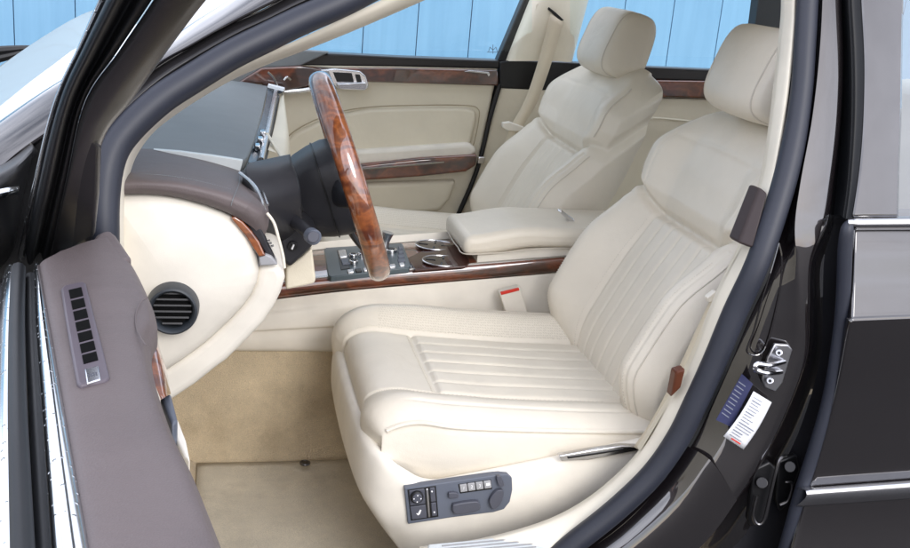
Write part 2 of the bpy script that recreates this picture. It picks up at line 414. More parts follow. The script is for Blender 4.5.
# ------------------------------------------------------------------ door aperture: outer pillar, seal, inner trim
A_out = [(420, -62), (330, -22), (268, 2), (231, 23), (190, 48), (155, 74), (124, 102), (104, 128), (95, 160), (90, 200), (88, 250), (92, 330)]
A_seal = [(440, -47), (395, -25), (345, 1), (300, 21), (266, 37.5), (231, 55), (195, 77), (160, 100), (128, 130), (112, 155), (105, 190), (104, 235), (106, 300), (112, 380)]
A_tin0 = [(455, -37), (389, -4), (345, 17), (300, 38.5), (266, 53), (231, 70), (198, 88), (165, 109), (146, 124), (132, 140), (122, 160), (117, 185), (116, 235), (117, 300), (122, 380)]
A_tin1 = [(470, -24), (415, 1), (345, 31), (300, 49), (266, 62), (231, 77), (198, 96), (168, 116), (150, 131), (137, 148), (129, 165), (124, 188), (123, 235), (125, 300), (130, 380)]
b = MB(); b.tube([G(x, y, -.004) for x, y in A_seal], .0195, n=16, sub=5, flat=(1, 1)); sealA = b
# right side and sill
R_seal = [(815, -60), (809, -20), (805, 41), (801, 95), (792, 150), (779, 200), (758, 262), (735, 312), (716, 358), (697, 400), (677, 440), (652, 475), (618, 508), (578, 540), (530, 575), (440, 600), (300, 615)]
b = MB(); b.tube([G(x, y, -.006 if y < 300 else -.002) for x, y in R_seal], [.0165] * 4 + [.018] * 3 + [.0185] * 10, n=16, sub=5)
seal = b; seal.v += []
k = len(seal.v); seal.v += sealA.v; seal.f += [tuple(i + k for i in f) for f in sealA.f]; seal.m += sealA.m
seal.build('door_seal', m_rub, car)
# cream inner trim: A pillar
n = 70
b = MB(); b.grid(loft([[G(x, y, .012) for x, y in A_tin0], [PF(x, y, lambda p: gap(p) + .022) for x, y in [((a[0] + c[0]) / 2, (a[1] + c[1]) / 2) for a, c in zip(A_tin0, A_tin1)]], [G(x, y, .055) for x, y in A_tin1], [G(x + 3, y + 2, .12) for x, y in A_tin1]], n, 14))
b.build('pillar_trim', m_pillar, car, fix=False)
b = MB()  # body flange under the seal, black
b.grid(loft([[G(x - 9, y - 7, .012) for x, y in A_seal], [G(x, y, .016) for x, y in A_seal], [G(x + 9, y + 6, .02) for x, y in A_seal]], 60, 6)); 
b.grid(loft([[G(x - 12, y - 4, .012) for x, y in R_seal], [G(x, y, .014) for x, y in R_seal], [G(x + 15, y + 5, .010) for x, y in R_seal]], 80, 6)); b.build('seal_flange', m_rubb, car, fix=False)
# outer side of the windscreen pillar: dark gap strips then painted face
o0 = [(470, -170), (380, -104), (300, -46), (240, -5), (200, 20), (150, 50), (100, 62), (53, 88), (0, 124), (-50, 160), (-100, 198)]
o1 = [(470, -82), (380, -46), (300, -12), (231, 22), (190, 45), (160, 62), (124, 90), (80, 112), (31, 143), (0, 168), (-50, 212)]
o1g = [(470, -82), (380, -46), (300, -12), (262, 8), (231, 22), (190, 45), (155, 66), (124, 92), (104, 112), (92, 132), (78, 160), (66, 210)]
o2 = [(470, -76), (380, -38), (304, -6), (266, 13), (235, 27), (194, 50), (158, 72), (127, 98), (107, 120), (96, 142), (88, 170), (80, 220)]
o3 = [(468, -66), (378, -26), (310, 3), (270, 22), (239, 37), (198, 60), (162, 84), (130, 112), (111, 134), (103, 160), (98, 190), (94, 240)]
WN = [G(x, y, .05) for x, y in o0]
b = MB(); b.grid(loft([[G(x - 3, y - 2, .085) for x, y in o0], WN, [G((a[0]+c[0])/2, (a[1]+c[1])/2, .012) for a, c in zip(o0, o1)], [G(x, y, -.004) for x, y in o1], [G(x + 2, y + 2, .012) for x, y in o1]], 60, 16))
b.build('windscreen_pillar', m_paint, car, fix=False)
b = MB(); b.grid(loft([[G(x + 1, y + 1, .006) for x, y in o1g], [G((a[0]*.6+c[0]*.4), (a[1]*.6+c[1]*.4), .012) for a, c in zip(o1g, o2)], [G(x, y, .004) for x, y in o2], [G((a[0]+c[0])/2, (a[1]+c[1])/2, -.004) for a, c in zip(o2, o3)], [G(x, y, .004) for x, y in o3], [G(x + 8, y + 8, .014) for x, y in o3]], 50, 30))
b.build('pillar_gutter', m_satin, car, fix=False)

# windscreen: domed, dewy, sky reflection coloured in, seen almost edge on from outside
b = MB(); rows = []
wn = crline([p + Vector((.0, .004, -.004)) for p in WN], 40)
for i in range(25):
    t = i / 24; d = 4 * t * (1 - t); r = []
    for p in wn:
        yf = 1.70 - p.y; r.append(Vector((p.x - .10 * d ** .8, p.y + (yf - p.y) * t, p.z + .012 * d ** .8)))
    rows.append(r)
b.grid(rows); b.build('windscreen', m_dew_sky, car, fix=False)
# cream inner trim: B pillar down to the sill
B0 = [(797, -60), (796, 0), (795, 33), (788, 99), (775, 178), (764, 214), (753, 249), (732, 309), (712, 360), (689, 417), (659, 473), (630, 511), (606, 531), (570, 551), (520, 585), (440, 612)]
B1 = [(783, -60), (783, 0), (781, 33), (771, 122), (762, 178), (751, 214), (742, 246), (717, 295), (692, 360), (668, 405), (644, 447), (613, 480), (580, 505), (540, 524), (480, 540), (420, 548)]
def mid(a, c, t=.5): return (a[0] + (c[0] - a[0]) * t, a[1] + (c[1] - a[1]) * t)
b = MB(); b.grid(loft([[G(x, y, .004) for x, y in B0], [G(*mid(a, c, .25), .002) for a, c in zip(B0, B1)], [G(*mid(a, c, .85), .028) for a, c in zip(B0, B1)], [G(x, y, .045) for x, y in B1], [G(x - 2, y - 1, .085) for x, y in B1]], 90, 16))
b.build('pillar_trim', m_pillar, car, fix=False)
# dark handle recess cover on the pillar trim
b = MB(); b.plate([G(760, 187, .006), G(768.5, 193, -.006), G(753.5, 249, -.010), G(738, 243, .004)], (-.002, .03, 0)); b.build('pillar_cap', m_cap, car, bevel=.004)
# lower pillar inside trim beyond the seat: recliner side, belt tongue
b = MB(); b.grid(loft([[G(742, 246, .045), G(717, 295, .045), G(692, 360, .045), G(668, 405, .045), G(640, 452, .045)], [G(739, 244, .13), G(712, 300, .13), G(680, 372, .13), G(655, 415, .13), G(636, 445, .13)]], 20, 5)); b.build('pillar_trim', m_creamd, car, fix=False)
b = MB(); bl0 = [P(x, y, .155) for x, y in [(714, 293), (695, 333), (672, 382), (652, 420), (634, 447)]]; bl1 = [P(x, y, .145) for x, y in [(719, 297), (704, 335), (684, 382), (662, 424), (644, 452)]]; b.grid([crline(bl0, 20), crline([(p + q) / 2 + Vector((0, -.004, 0)) for p, q in zip(bl0, bl1)], 20), crline(bl1, 20)]); nb_ = b.build('seat_belt', m_belt, car, solid=.003, fix=False)
b = MB(); b.plate([P(x, y, .140) for x, y in [(707, 298), (716, 291), (720, 294), (718, 300), (709, 303)]], (0, .012, 0)); b.build('belt_guide', m_creamp, nb_, bevel=.002)
b = MB(); b.plate([G(676, 372, .02), G(686, 369, .012), G(681, 388, .012), G(671, 398, .02)], (0, .02, 0)); b.build('belt_tongue', m_rust, car, bevel=.003)

# sill scuff plate with fine ridges
b = MB(); q = [PZ(428, 544, .516), PZ(470, 540, .516), PZ(538, 533, .516), PZ(550, 546, .516), PZ(530, 585, .516), PZ(420, 600, .516)]
b.plate(q, (0, 0, -.012)); sill = b.build('sill_plate', m_pale, car, bevel=.003)
b = MB()
for i in range(7):
    t = i / 6
    a = PZ(442, 546 + t * 20, .5170); c = PZ(536, 537 + t * 20, .5170); b.box((a + c) / 2, ((c - a).length, .002, .0016), Matrix.Rotation(math.atan2(c.y - a.y, c.x - a.x), 3, 'Z'))
b.build('ridge', m_grey, sill, smooth=False)

# ------------------------------------------------------------------ painted B post between the two doors
ys = [-60, 0, 60, 120, 180, 225, 262, 310, 360, 427, 477, 513, 538, 565]
cols = {
    'a': [816, 813, 807, 798, 784, 770, 756, 736, 716, 692, 655, 618, 585, 550],
    'b': [820, 820, 816.5, 809.5, 798.5, 790, 781, 768, 754, 732, 702, 676, 648, 608],
    'c': [822.5, 822.5, 819, 812, 801, 795, 797, 800, 797, 772, 745, 716, 690, 650],
    'd': [840, 841, 842.5, 840, 833, 826, 811, 809, 806, 780, 752, 726, 702, 665],
    'e': [844, 845, 846.5, 844, 838, 834, 817, 816, 814, 792, 765, 742, 725, 690],
    'f': [870, 869, 866, 862, 858, 852, 846, 842, 838, 826, 812, 802, 794, 780]}
offs = {'a': [.03] * 14,
        'b': [.002, .002, .002, .002, .002, .002, .003, .000, -.002, -.004, -.006, -.006, -.008, -.01],
        'c': [-.022] * 5 + [-.020, -.014, -.018, -.02, -.022, -.024, -.024, -.024, -.024],
        'd': [-.022] * 5 + [-.020, -.014, -.016, -.018, -.02, -.022, -.024, -.024, -.024],
        'e': [.02] * 14, 'f': [.06] * 14}
rows = [[G(x, y, o) for x, y, o in zip(cols[k], ys, offs[k])] for k in 'abcdef']
rr = [crline(r, 90) for r in rows]
cc = list(zip(*rr)); b = MB()
def bev_cols(c):
    o = []
    for i in range(len(c) - 1):
        for k in range(6): o.append(c[i].lerp(c[i + 1], k / 6).lerp(cr(c[max(0, i - 1)], c[i], c[i + 1], c[min(len(c) - 1, i + 2)], k / 6), .12))
    o.append(c[-1]); return o
b.grid([bev_cols(list(c)) for c in cc]); post = b.build('door_post', m_paint, car, fix=False, angle=60)

# pressed bead on the post
b = MB(); b.tube([G(x, y, -.008) for x, y in [(779, 243), (772, 268), (762, 300), (754, 330), (747, 352), (764, 350), (778, 300), (782, 262), (779, 243)]], .0014, n=6); b.build('pressed_bead', m_paint, post)

# striker
st = empty('door_striker', car)
b = MB(); b.plate([G(x, y, -.024) for x, y in [(775, 344), (789, 345), (793, 350), (783, 383), (776, 392), (765, 388), (762, 380), (768, 358)]], (0, .006, 0)); b.build('plate', m_steel, st, bevel=.002)
for x, y in ((779, 353), (770, 381)):
    b = MB(); b.tube([G(x, y, -.028), G(x, y, -.034)], .0058, n=14, sub=1); b.build('bolt', m_steel, st, bevel=.0015)
    b = MB(); b.tube([G(x, y, -.033), G(x, y, -.0345)], .0026, n=6, sub=1); b.build('bolt_socket', m_black, st)
b = MB(); b.tube([G(784, 362, -.026), G(770, 365, -.058), G(757, 364, -.062), G(756, 370, -.062), G(768, 373, -.058), G(781, 372, -.026)], .0038, n=8, sub=4); b.build('loop', m_chrome, st)
# sticker with print
stk = [G(x, y, -.0235) for x, y in [(752, 390), (770, 401), (742, 448), (722, 435)]]
def lay(pts): return [p + Vector((0, -.004, .001)) for p in pts]
b = MB(); N = 8; A, B_, C, D = stk
b.grid([[A.lerp(B_, j / N).lerp(D.lerp(C, j / N), i / N) + Vector((0, -.005 - .004 * math.sin(i / N * math.pi), 0)) for j in range(N + 1)] for i in range(N + 1)])
sk = b.build('sticker', m_sticker, car, solid=.0006, fix=False)
b = MB()
for i in range(15):
    t = .08 + i * .058
    ln = random.uniform(.35, .8) if i % 4 else .45
    hh = .010 if i in (1, 5, 9, 12) else .006
    q = []
    for s_, tt in ((.12, t), (.12 + ln, t), (.12 + ln, t + hh * 1.6), (.12, t + hh * 1.6)):
        q.append(A.lerp(B_, s_).lerp(D.lerp(C, s_), tt) + Vector((0, -.0066 - .004 * math.sin(tt * math.pi), 0)))
    b.plate(q, (0, .0003, 0))
b.build('print', m_ink, sk, smooth=False)
b = MB(); b.plate([A.lerp(B_, s_).lerp(D.lerp(C, s_), tt) + Vector((0, -.0064, 0)) for s_, tt in ((.3, .935), (.75, .935), (.75, .96), (.3, .96))], (0, .0003, 0)); b.build('print', m_red, sk, smooth=False)
b = MB(); b.plate([G(x, y, -.0228) for x, y in [(742, 374), (753, 384), (731, 427), (716, 420)]], (0, .0006, 0)); blue_refl = b.build('sticker', plastic('blue violet reflection', (.045, .05, .115), rough=.3, grain=0), car, smooth=False); lab(blue_refl, 'dim blue reflection of a sticker, painted in beside the white one on the door post')  # reflection in the post's paint, coloured in as a flat blue patch
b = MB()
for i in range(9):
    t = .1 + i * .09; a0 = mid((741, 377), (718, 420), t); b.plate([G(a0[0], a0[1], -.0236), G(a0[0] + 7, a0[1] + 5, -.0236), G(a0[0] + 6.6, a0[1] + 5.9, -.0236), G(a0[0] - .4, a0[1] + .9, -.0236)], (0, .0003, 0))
b.build('print', m_ink, blue_refl, smooth=False)  # lines of the reflected print, painted in with the patch
# rear door hinges, dark and hidden in the gap
def hinge(pts, offn):
    h = empty('door_hinge', car)
    b = MB(); b.plate([G(x, y, offn) for x, y in pts], (0, .012, 0)); b.build('leaf', m_black, h, bevel=.003)
    return h
h1 = hinge([(754, 470), (770, 462), (778, 470), (768, 520), (752, 528), (748, 520)], -.018)
b = MB(); b.tube([G(762, 483, -.02), G(762, 483, -.03)], .009, n=12); b.build('bolt', m_satin, h1, bevel=.001)
b = MB(); b.tube([G(786, 456, -.02), G(779, 461, -.028), G(771, 492, -.03), G(764, 520, -.03), G(757, 524, -.028), G(753, 515, -.026), G(757, 496, -.026)], .0028, n=8); b.build('spring', m_dsteel, h1)
h2 = hinge([(778, 462), (797, 455), (800, 470), (788, 505), (780, 512), (776, 500)], .004)
b = MB(); b.tube([G(790, 467, 0), G(790, 467, -.012)], .009, n=12); b.build('bolt', m_satin, h2, bevel=.001)
b = MB(); b.tube([G(785, 482, -.01), G(792, 484, -.012), G(788, 500, -.012), G(780, 505, -.01)], .0025, n=8); b.build('spring', m_dsteel, h2)

# ------------------------------------------------------------------ rear door (shut)
rd = empty('rear_door', car); lab(rd, 'dark brown rear door, shut, with chrome waist and sill strips')
def RD(x, y, off=0.0): return PF(x, y, lambda p: off + .012 + max(0, p.z - 1.05) * .42)
XE = 1000
def longer(rows, d=.62):
    o = []
    for r in rows:
        v = (r[-1] - r[-3]).normalized(); o.append(list(r) + [r[-1] + v * d * k / 8 for k in range(1, 9)])
    return o
# skin: columns from the leading edge backwards, rows belt -> crease -> foot
rowsd = [
    [RD(855, 229, .016), RD(900, 229, .016), RD(XE, 228, .016)],
    [RD(854.5, 250, .004), RD(900, 249, .004), RD(XE, 247, .004)],
    [RD(853.5, 285, -.010), RD(900, 284, -.010), RD(XE, 281, -.010)],
    [RD(852.5, 314, -.026), RD(900, 312.5, -.026), RD(XE, 309, -.026)],
    [RD(852, 320, -.030), RD(900, 318, -.030), RD(XE, 314, -.030)],
    [RD(849, 330, -.029), RD(900, 328, -.029), RD(XE, 324, -.029)],
    [RD(836, 395, -.018), RD(900, 392, -.018), RD(XE, 386, -.018)],
    [RD(819, 460, -.014), RD(900, 456, -.014), RD(XE, 450, -.014)],
    [RD(800, 520, -.016), RD(900, 516, -.016), RD(XE, 508, -.016)],
    [RD(783, 580, -.03), RD(900, 576, -.03), RD(XE, 566, -.03)],
    [RD(760, 660, -.05), RD(900, 655, -.05), RD(XE, 645, -.05)]]
b = MB(); b.grid(longer(loft(rowsd, 30, 80))); b.build('door_skin', m_paint, rd, solid=.012, off=1, fix=False)
b = MB(); b.tube([RD(x, y, -.004) for x, y in [(850, 223), (847, 230), (845, 250), (843, 300), (839, 340), (830, 395), (816, 445), (800, 495), (786, 545), (770, 600)]], [.006, .0095, .0105, .0105, .0105, .0105, .0105, .0105, .0105, .0105], n=14); b.build('edge_seal', m_rub, rd)
# window frame: black gap lips and glossy frame
F0 = [(842, -60), (845, 0), (848, 60), (848, 120), (845, 175), (840, 215)]; F1 = [(850, -60), (852, 0), (855, 60), (855, 120), (851, 180), (846, 219)]
F2 = [(860, -60), (862, 0), (865, 60), (864, 120), (860, 170), (853, 217)]; F3 = [(904, -60), (902, 0), (901, 60), (900, 120), (898, 170), (897, 217)]
b = MB(); b.grid(loft([[RD(x - 8, y, .06) for x, y in F0], [RD(x, y, .03) for x, y in F0], [RD(*mid(a, c), .006) for a, c in zip(F0, F1)], [RD(x, y, .012) for x, y in F1], [RD(x, y, .004) for x, y in F2]], 40, 24)); b.build('frame_seal', m_rubb, rd, fix=False)
b = MB(); b.grid(loft([[RD(x - .2, y, .004) for x, y in F2], [RD(x + .5, y, -.001) for x, y in F2], [RD(x + 1.4, y, -.002) for x, y in F2], [RD(*mid(a, c), -.002) for a, c in zip(F2, F3)], [RD(x - 1.4, y, -.002) for x, y in F3], [RD(x, y, .006) for x, y in F3]], 40, straight=True)); b.build('window_frame', m_paint, rd, solid=.004, fix=False)
b = MB(); b.grid(loft([[RD(x, y, .012) for x, y in F3], [RD(x + 430, y, .012) for x, y in F3]], 12, 6)); b.build('pane', m_glassr, rd, fix=False)
b = MB(); b.grid(longer(loft([[RD(849, 217.5, .006), RD(XE, 216, .006)], [RD(848, 220, -.010), RD(XE, 218.5, -.010)], [RD(849, 226, -.010), RD(XE, 225, -.010)], [RD(852, 229.5, .010), RD(XE, 228.5, .010)]], 10, 16))); b.build('waist_strip', m_satchrome, rd, solid=.002, fix=False)
b = MB(); b.grid(longer(loft([[RD(811, 487, -.014), RD(812, 488, -.016), RD(XE, 474, -.016)], [RD(815, 490, -.026), RD(822, 490, -.032), RD(XE, 477, -.032)], [RD(814, 497, -.030), RD(822, 497, -.034), RD(XE, 485, -.034)], [RD(808, 505, -.016), RD(812, 505.5, -.02), RD(XE, 492, -.02)]], 16, 16))); b.build('sill_strip', m_satchrome, rd, solid=.002, fix=False)
b = MB(); b.box((1.28, .10, .75), (.9, .05, .62)); b.build('inner_panel', m_dark, rd, bevel=.01)
# dark void behind the gap
b = MB(); b.grid(loft([[G(820, 150, .07), G(800, 330, .07), G(740, 470, .07), G(640, 600, .07)], [G(900, 150, .09), G(880, 330, .09), G(860, 470, .09), G(840, 600, .09)]], 14, 6)); b.build('gap_liner', m_black, car, fix=False)
# painted sill under the aperture
b = MB(); b.grid(loft([[G(x + 10, y + 6, .012) for x, y in R_seal[10:]], [G(x + 35, y + 22, -.02) for x, y in R_seal[10:]], [G(x + 60, y + 60, -.03) for x, y in R_seal[10:]]], 20, 12)); b.build('sill', m_paint, car, fix=False)

# ------------------------------------------------------------------ front door, swung wide open towards the camera
fd = empty('front_door', car); lab(fd, 'dark brown front door standing wide open, with taupe top rail and air slot')
BZ = 1.03
def BZP(pts, z=BZ, ext=-1.15):
    q = [PZ(x, y, z) for x, y in pts]
    if ext is not None:
        d = (q[-1] - q[-2]); d.z = 0; d /= abs(d.y); q.append(q[-1] + d * (abs(ext - q[-1].y)))
    return q
m_silver = metal('wet bright trim', (.74, .77, .79), .16)
ntx = m_silver.node_tree; vd = tex(ntx, 'ShaderNodeTexVoronoi', 130)
mk = ramp(ntx, vd.outputs['Distance'], [(.08, (1, 1, 1)), (.2, (0, 0, 0))]); bump(ntx, ntx.nodes['Principled BSDF'], mk, .7, .0015)
def line_t(pts, n):  # even resample by y
    return crline(pts, n)
E_strip0 = [(34, 266), (36, 320), (42, 400), (48, 480), (53, 548)]
E_pad0 = [(38, 263), (48, 320), (62, 400), (76, 480), (88, 548)]
E_in = [(115, 233), (132, 256), (145, 282), (152, 300), (153, 314), (148, 327), (147, 340), (151, 364), (161, 396), (171, 421), (188, 454), (207, 500), (226, 548)]
outer = crline(BZP(E_pad0), 60); inner = crline(BZP(E_in), 60)
b = MB(); rows = []
for A_, C_ in zip(outer, inner):
    v = C_ - A_
    dr = []
    for t, dz in ((0, -.018), (.0, -.006), (.035, -.001), (.12, .0015), (.35, .003), (.6, .003), (.82, 0), (.93, -.004), (.985, -.010)):
        p = A_ + v * t; p.z += dz; dr.append(p)
    p = C_ + Vector((.004, 0, -.022)); dr.append(p)
    p = C_ + Vector((.002, 0, -.05)); dr.append(p)
    p = C_ + Vector((-.010, 0, -.09)); dr.append(p)
    rows.append(crline(dr, 40))
b.grid(rows)
b.f.append(tuple(range(39, -1, -1))); b.m.append(0)
pad = b.build('top_rail', m_brown, fd, fix=False, angle=50)
# front nose of the rail where it meets the pillar
b = MB(); b.plate([PZ(x, y, BZ - .002) for x, y in [(36, 264), (58, 250), (92, 239), (96, 234), (102, 231), (111, 230), (116, 234), (132, 257), (120, 262), (80, 268)]], (0, 0, -.06)); b.build('rail_nose', m_brown, fd, bevel=.006)
b = MB(); b.tube([PZ(x, y, BZ + .002) for x, y in [(147, 298), (142, 301), (137, 310), (136, 325), (141, 338), (146, 345)]], .0007, n=6); b.build('stitch_line', m_brown, pad)
# inner panel below the rail, cream, with wood grip
b = MB(); rows = []
for k, A_ in enumerate(inner):
    if A_.y > -.11: continue
    rows.append(crline([A_ + Vector((-.014, 0, -.085)), A_ + Vector((-.004, 0, -.12)), A_ + Vector((.004, 0, -.20)), A_ + Vector((.0, 0, -.34)), A_ + Vector((-.03, 0, -.55))], 16))
b.grid(rows); b.build('inner_panel', m_creamd, fd, solid=.01, fix=False)
b = MB(); b.grid(loft([[PZ(x, y, 1.0) for x, y in [(144, 322), (144, 340), (148, 365), (161, 400)]], [PZ(x, y, .995) for x, y in [(150, 322), (157, 345), (163, 366), (167, 396)]], [PZ(x, y, .96) for x, y in [(151, 321), (161, 352), (167, 372), (171, 394)]], [PZ(x, y, .93) for x, y in [(148, 323), (158, 352), (164, 372), (169, 396)]]], 16, 16)); b.build('wood_grip', m_wood, fd, fix=False)
b = MB(); b.plate([PZ(x, y, .97) for x, y in [(160, 396), (171, 393), (178, 420), (172, 424)]], (0, 0, -.03)); b.build('grip_end', m_panel, fd, bevel=.003)
b = MB(); b.plate([PZ(x, y, .95) for x, y in [(168, 422), (178, 419), (186, 440), (190, 460), (184, 456)]], (0, 0, -.05)); b.build('armrest', m_creamp, fd, bevel=.004)
# air slot in the rail
vent = empty('air_slot', fd)
b = MB(); vz = BZ + .0055
b.plate([PZ(x, y, vz) for x, y in [(61, 288), (64, 285), (82, 281), (86, 283), (95, 318), (104, 352), (110, 377), (106, 380), (80, 385), (77, 382), (71, 350), (65, 315)]], (0, 0, -.008)); f_ = b.build('slot_frame', plastic('taupe slot frame', (.105, .088, .105), rough=.42, grain=.15), vent, bevel=.002)
b = MB()
for i in range(7):
    t0 = i / 7 + .012; t1 = (i + 1) / 7 - .018
    def vp(s, t): return mid(mid((68.5, 289), (84, 365), t), mid((81, 286), (98.5, 361), t), s)
    b.plate([PZ(*vp(s, t), vz + .0006) for s, t in ((0, t0), (1, t0), (1, t1), (0, t1))], (0, 0, -.002))
b.build('slot', m_void, vent, smooth=False)
b = MB(); b.plate([PZ(x, y, vz + .001) for x, y in [(84.5, 369), (98.5, 365.5), (101, 379), (87, 383)]], (0, 0, -.003)); bd = b.build('badge', m_satchrome, vent, bevel=.001)
b = MB()
for i in range(4):
    x = 88 + i * 2.6; b.plate([PZ(x, 377 - i * .6, vz + .0013), PZ(x + 1.5, 376.6 - i * .6, vz + .0013), PZ(x + 1.0, 373.6 - i * .6, vz + .0013), PZ(x - .5, 374 - i * .6, vz + .0013)], (0, 0, -.0005))
b.build('badge_mark', m_key, bd, smooth=False)
# bright inner strip, black window slot, outer seal and waist strip
s0 = BZP(E_strip0, BZ - .004); s1 = BZP(E_pad0, BZ - .002)
b = MB(); b.grid(loft([[p + Vector((-.002, 0, -.012)) for p in s0], s0, [(p + q) / 2 + Vector((0, 0, .004)) for p, q in zip(s0, s1)], s1, [p + Vector((.002, 0, -.006)) for p in s1]], 40, 16)); b.build('inner_strip', m_silver, fd, fix=False)
k0 = BZP([(22, 268), (21, 320), (22, 400), (25, 480), (28, 548)], BZ - .004); k1 = BZP([(14, 268), (11, 320), (11, 400), (13, 480), (15, 548)], BZ - .002)
b = MB(); b.grid(loft([[p + Vector((0, 0, -.05)) for p in s0], [p.lerp(q, .35) + Vector((0, 0, -.05)) for p, q in zip(s0, k0)], [p + Vector((.001, 0, -.03)) for p in k0]], 30, 10)); b.build('window_slot', m_black, fd, fix=False)
b = MB(); b.tube([p.lerp(q, .30) + Vector((0, 0, -.012)) for p, q in zip(s0, k0)], .006, n=10); b.tube([p.lerp(q, .45) + Vector((0, 0, -.001)) for p, q in zip(k0, k1)], .0075, n=10); b.build('waist_seal', m_rubb, fd)
w0 = k1; w1 = BZP([(6, 268), (-1, 320), (-6, 400), (-9, 480), (-12, 548)], BZ - .012)
b = MB(); b.grid(loft([[p + Vector((.003, 0, -.012)) for p in w0], w0, [(p + q) / 2 + Vector((0, 0, .004)) for p, q in zip(w0, w1)], w1, [p + Vector((-.004, 0, -.012)) for p in w1]], 30, 16)); b.build('waist_strip', m_silver, fd, fix=False)
b = MB(); rows = []
for p in crline(w1, 30): rows.append(crline([p + Vector((.006, 0, -.012)), p + Vector((-.004, 0, -.018)), p + Vector((-.022, 0, -.05)), p + Vector((-.036, 0, -.15)), p + Vector((-.032, 0, -.4)), p + Vector((-.01, 0, -.66))], 20))
b.grid(rows); b.build('door_skin', m_paintw, fd, solid=.01, fix=False)
# upper window frame of the door, climbing out of the picture
def fy(p): return -.03 - 1.7 * (p.z - 1.03)
def DF(x, y, off=0.0): return PF(x, y, lambda p: fy(p) + off, -.2)
L0 = [(121, -55), (98, 0), (78, 46), (54, 100), (36, 170), (17, 260), (10, 310)]
L1 = [(128, -50), (106, 0), (84, 46), (60, 100), (42, 170), (24, 262), (19, 310)]
L2 = [(150, -45), (128, 0), (100, 52), (74, 106), (57, 175), (37, 262), (31, 305)]
L3 = [(180, -45), (153, 0), (118, 52), (84, 104), (67, 178), (50, 258), (44, 290)]
L4 = [(220, -30), (188, 2), (148, 52), (100, 112), (80, 150), (62, 215), (52, 275)]
L5 = [(246, -44), (206, 0), (168, 50), (134, 98), (106, 134), (99, 170), (92, 262)]
b = MB(); b.grid(loft([[DF(x, y, .012) for x, y in L0], [DF(x, y, -.004) for x, y in L0], [DF(*mid(a, c), -.008) for a, c in zip(L0, L1)], [DF(x, y, -.002) for x, y in L1]], 40, 10)); b.build('frame_strip', m_silver, fd, fix=False)
b = MB(); b.grid(loft([[DF(x, y, .012) for x, y in L1], [DF(*mid(a, c, .3), -.012) for a, c in zip(L1, L2)], [DF(*mid(a, c, .6), -.014) for a, c in zip(L1, L2)], [DF(*mid(a, c, .9), .008) for a, c in zip(L1, L2)], [DF(*mid(a, c, .15), .012) for a, c in zip(L2, L3)], [DF(*mid(a, c, .5), -.004) for a, c in zip(L2, L3)], [DF(*mid(a, c, .95), .0) for a, c in zip(L2, L3)]], 40, 40)); b.build('frame_seal', m_rubb, fd, fix=False)
b = MB(); b.grid(loft([[DF(x, y, .006) for x, y in L3], [DF(*mid(a, c, .12), -.008) for a, c in zip(L3, L4)], [DF(x, y, -.010) for x, y in L4], [DF(*mid(a, c, .6), -.004) for a, c in zip(L4, L5)], [DF(*mid(a, c, .95), .006) for a, c in zip(L4, L5)], [DF(x, y, .03) for x, y in L5]], 40, 30)); b.build('window_frame', m_satin, fd, fix=False)
b = MB(); b.plate([DF(x, y, -.006) for x, y in [(84, 139), (93, 141), (100, 147), (98, 196), (94, 236), (75, 247), (54, 258), (66, 205), (76, 160)]], (0, .02, 0)); b.build('corner_cover', m_dark, fd, bevel=.004)
# hinge side of the door opening, dark behind the mirror
b = MB(); b.plate([P(x, y, .10) for x, y in [(30, 146), (70, 112), (92, 130), (80, 200), (60, 262), (10, 320), (-20, 330), (-20, 200)]], (0, .03, 0)); b.build('hinge_cover', m_black, car, bevel=.004)
# door mirror behind the open door
dm = empty('door_mirror', fd)
b = MB(); b.grid(loft([[P(31, 142, .10), P(10, 160, .06), P(-25, 178, .02), P(-60, 205, .0)], [P(33, 150, .04), P(14, 168, -.02), P(-25, 190, -.05), P(-60, 215, -.05)], [P(28, 175, .04), P(12, 196, -.02), P(-25, 220, -.05), P(-60, 240, -.04)], [P(20, 215, .08), P(10, 250, .03), P(-25, 275, 0), P(-60, 285, .0)], [P(18, 225, .16), P(6, 262, .12), P(-25, 285, .10), P(-60, 295, .1)]], 20, 24)); hs = b.build('housing', m_black, dm, solid=.01, off=-1, fix=False)
b = MB(); b.grid(loft([[P(19, 186, -.02), P(5, 188, -.055), P(-30, 196, -.08)], [P(19, 190, -.03), P(5, 193, -.065), P(-30, 202, -.09)], [P(18, 194, -.02), P(4, 198, -.055), P(-30, 208, -.08)]], 10, 8)); b.build('indicator_strip', m_silver, dm, fix=False)
# wiper blade at the far edge of the screen
wp = empty('wiper', car)
b = MB(); b.tube([P(-160, 64, 1.72), P(-60, 56, 1.72), P(8, 50, 1.72), P(36, 47, 1.72)], [.016, .016, .012, .004], n=8); b.tube([P(-120, 78, 1.70), P(-10, 60, 1.71), P(26, 51, 1.72)], [.012, .012, .006], n=8); b.build('blade', m_black, wp)

# ------------------------------------------------------------------ passenger door on the far side
pdr = empty('passenger_door', car); lab(pdr, 'far front door, shut, cream lined with two dark wood bands')
YD = 1.62
b = MB(); b.plate([P(x, y, YD + .07) for x, y in [(180, 64), (900, 78), (900, 300), (180, 300)]], (0, .02, 0)); b.build('body_side', m_black, car, smooth=False)
q = [P(x, y, YD) for x, y in [(180, 60), (270, 62), (330, 64), (400, 65), (499, 68), (479, 160), (471, 185), (458, 218), (380, 262), (180, 262)]]
b = MB(); b.plate(q, (0, .05, 0)); b.build('lining', m_creamd, pdr, bevel=.01)
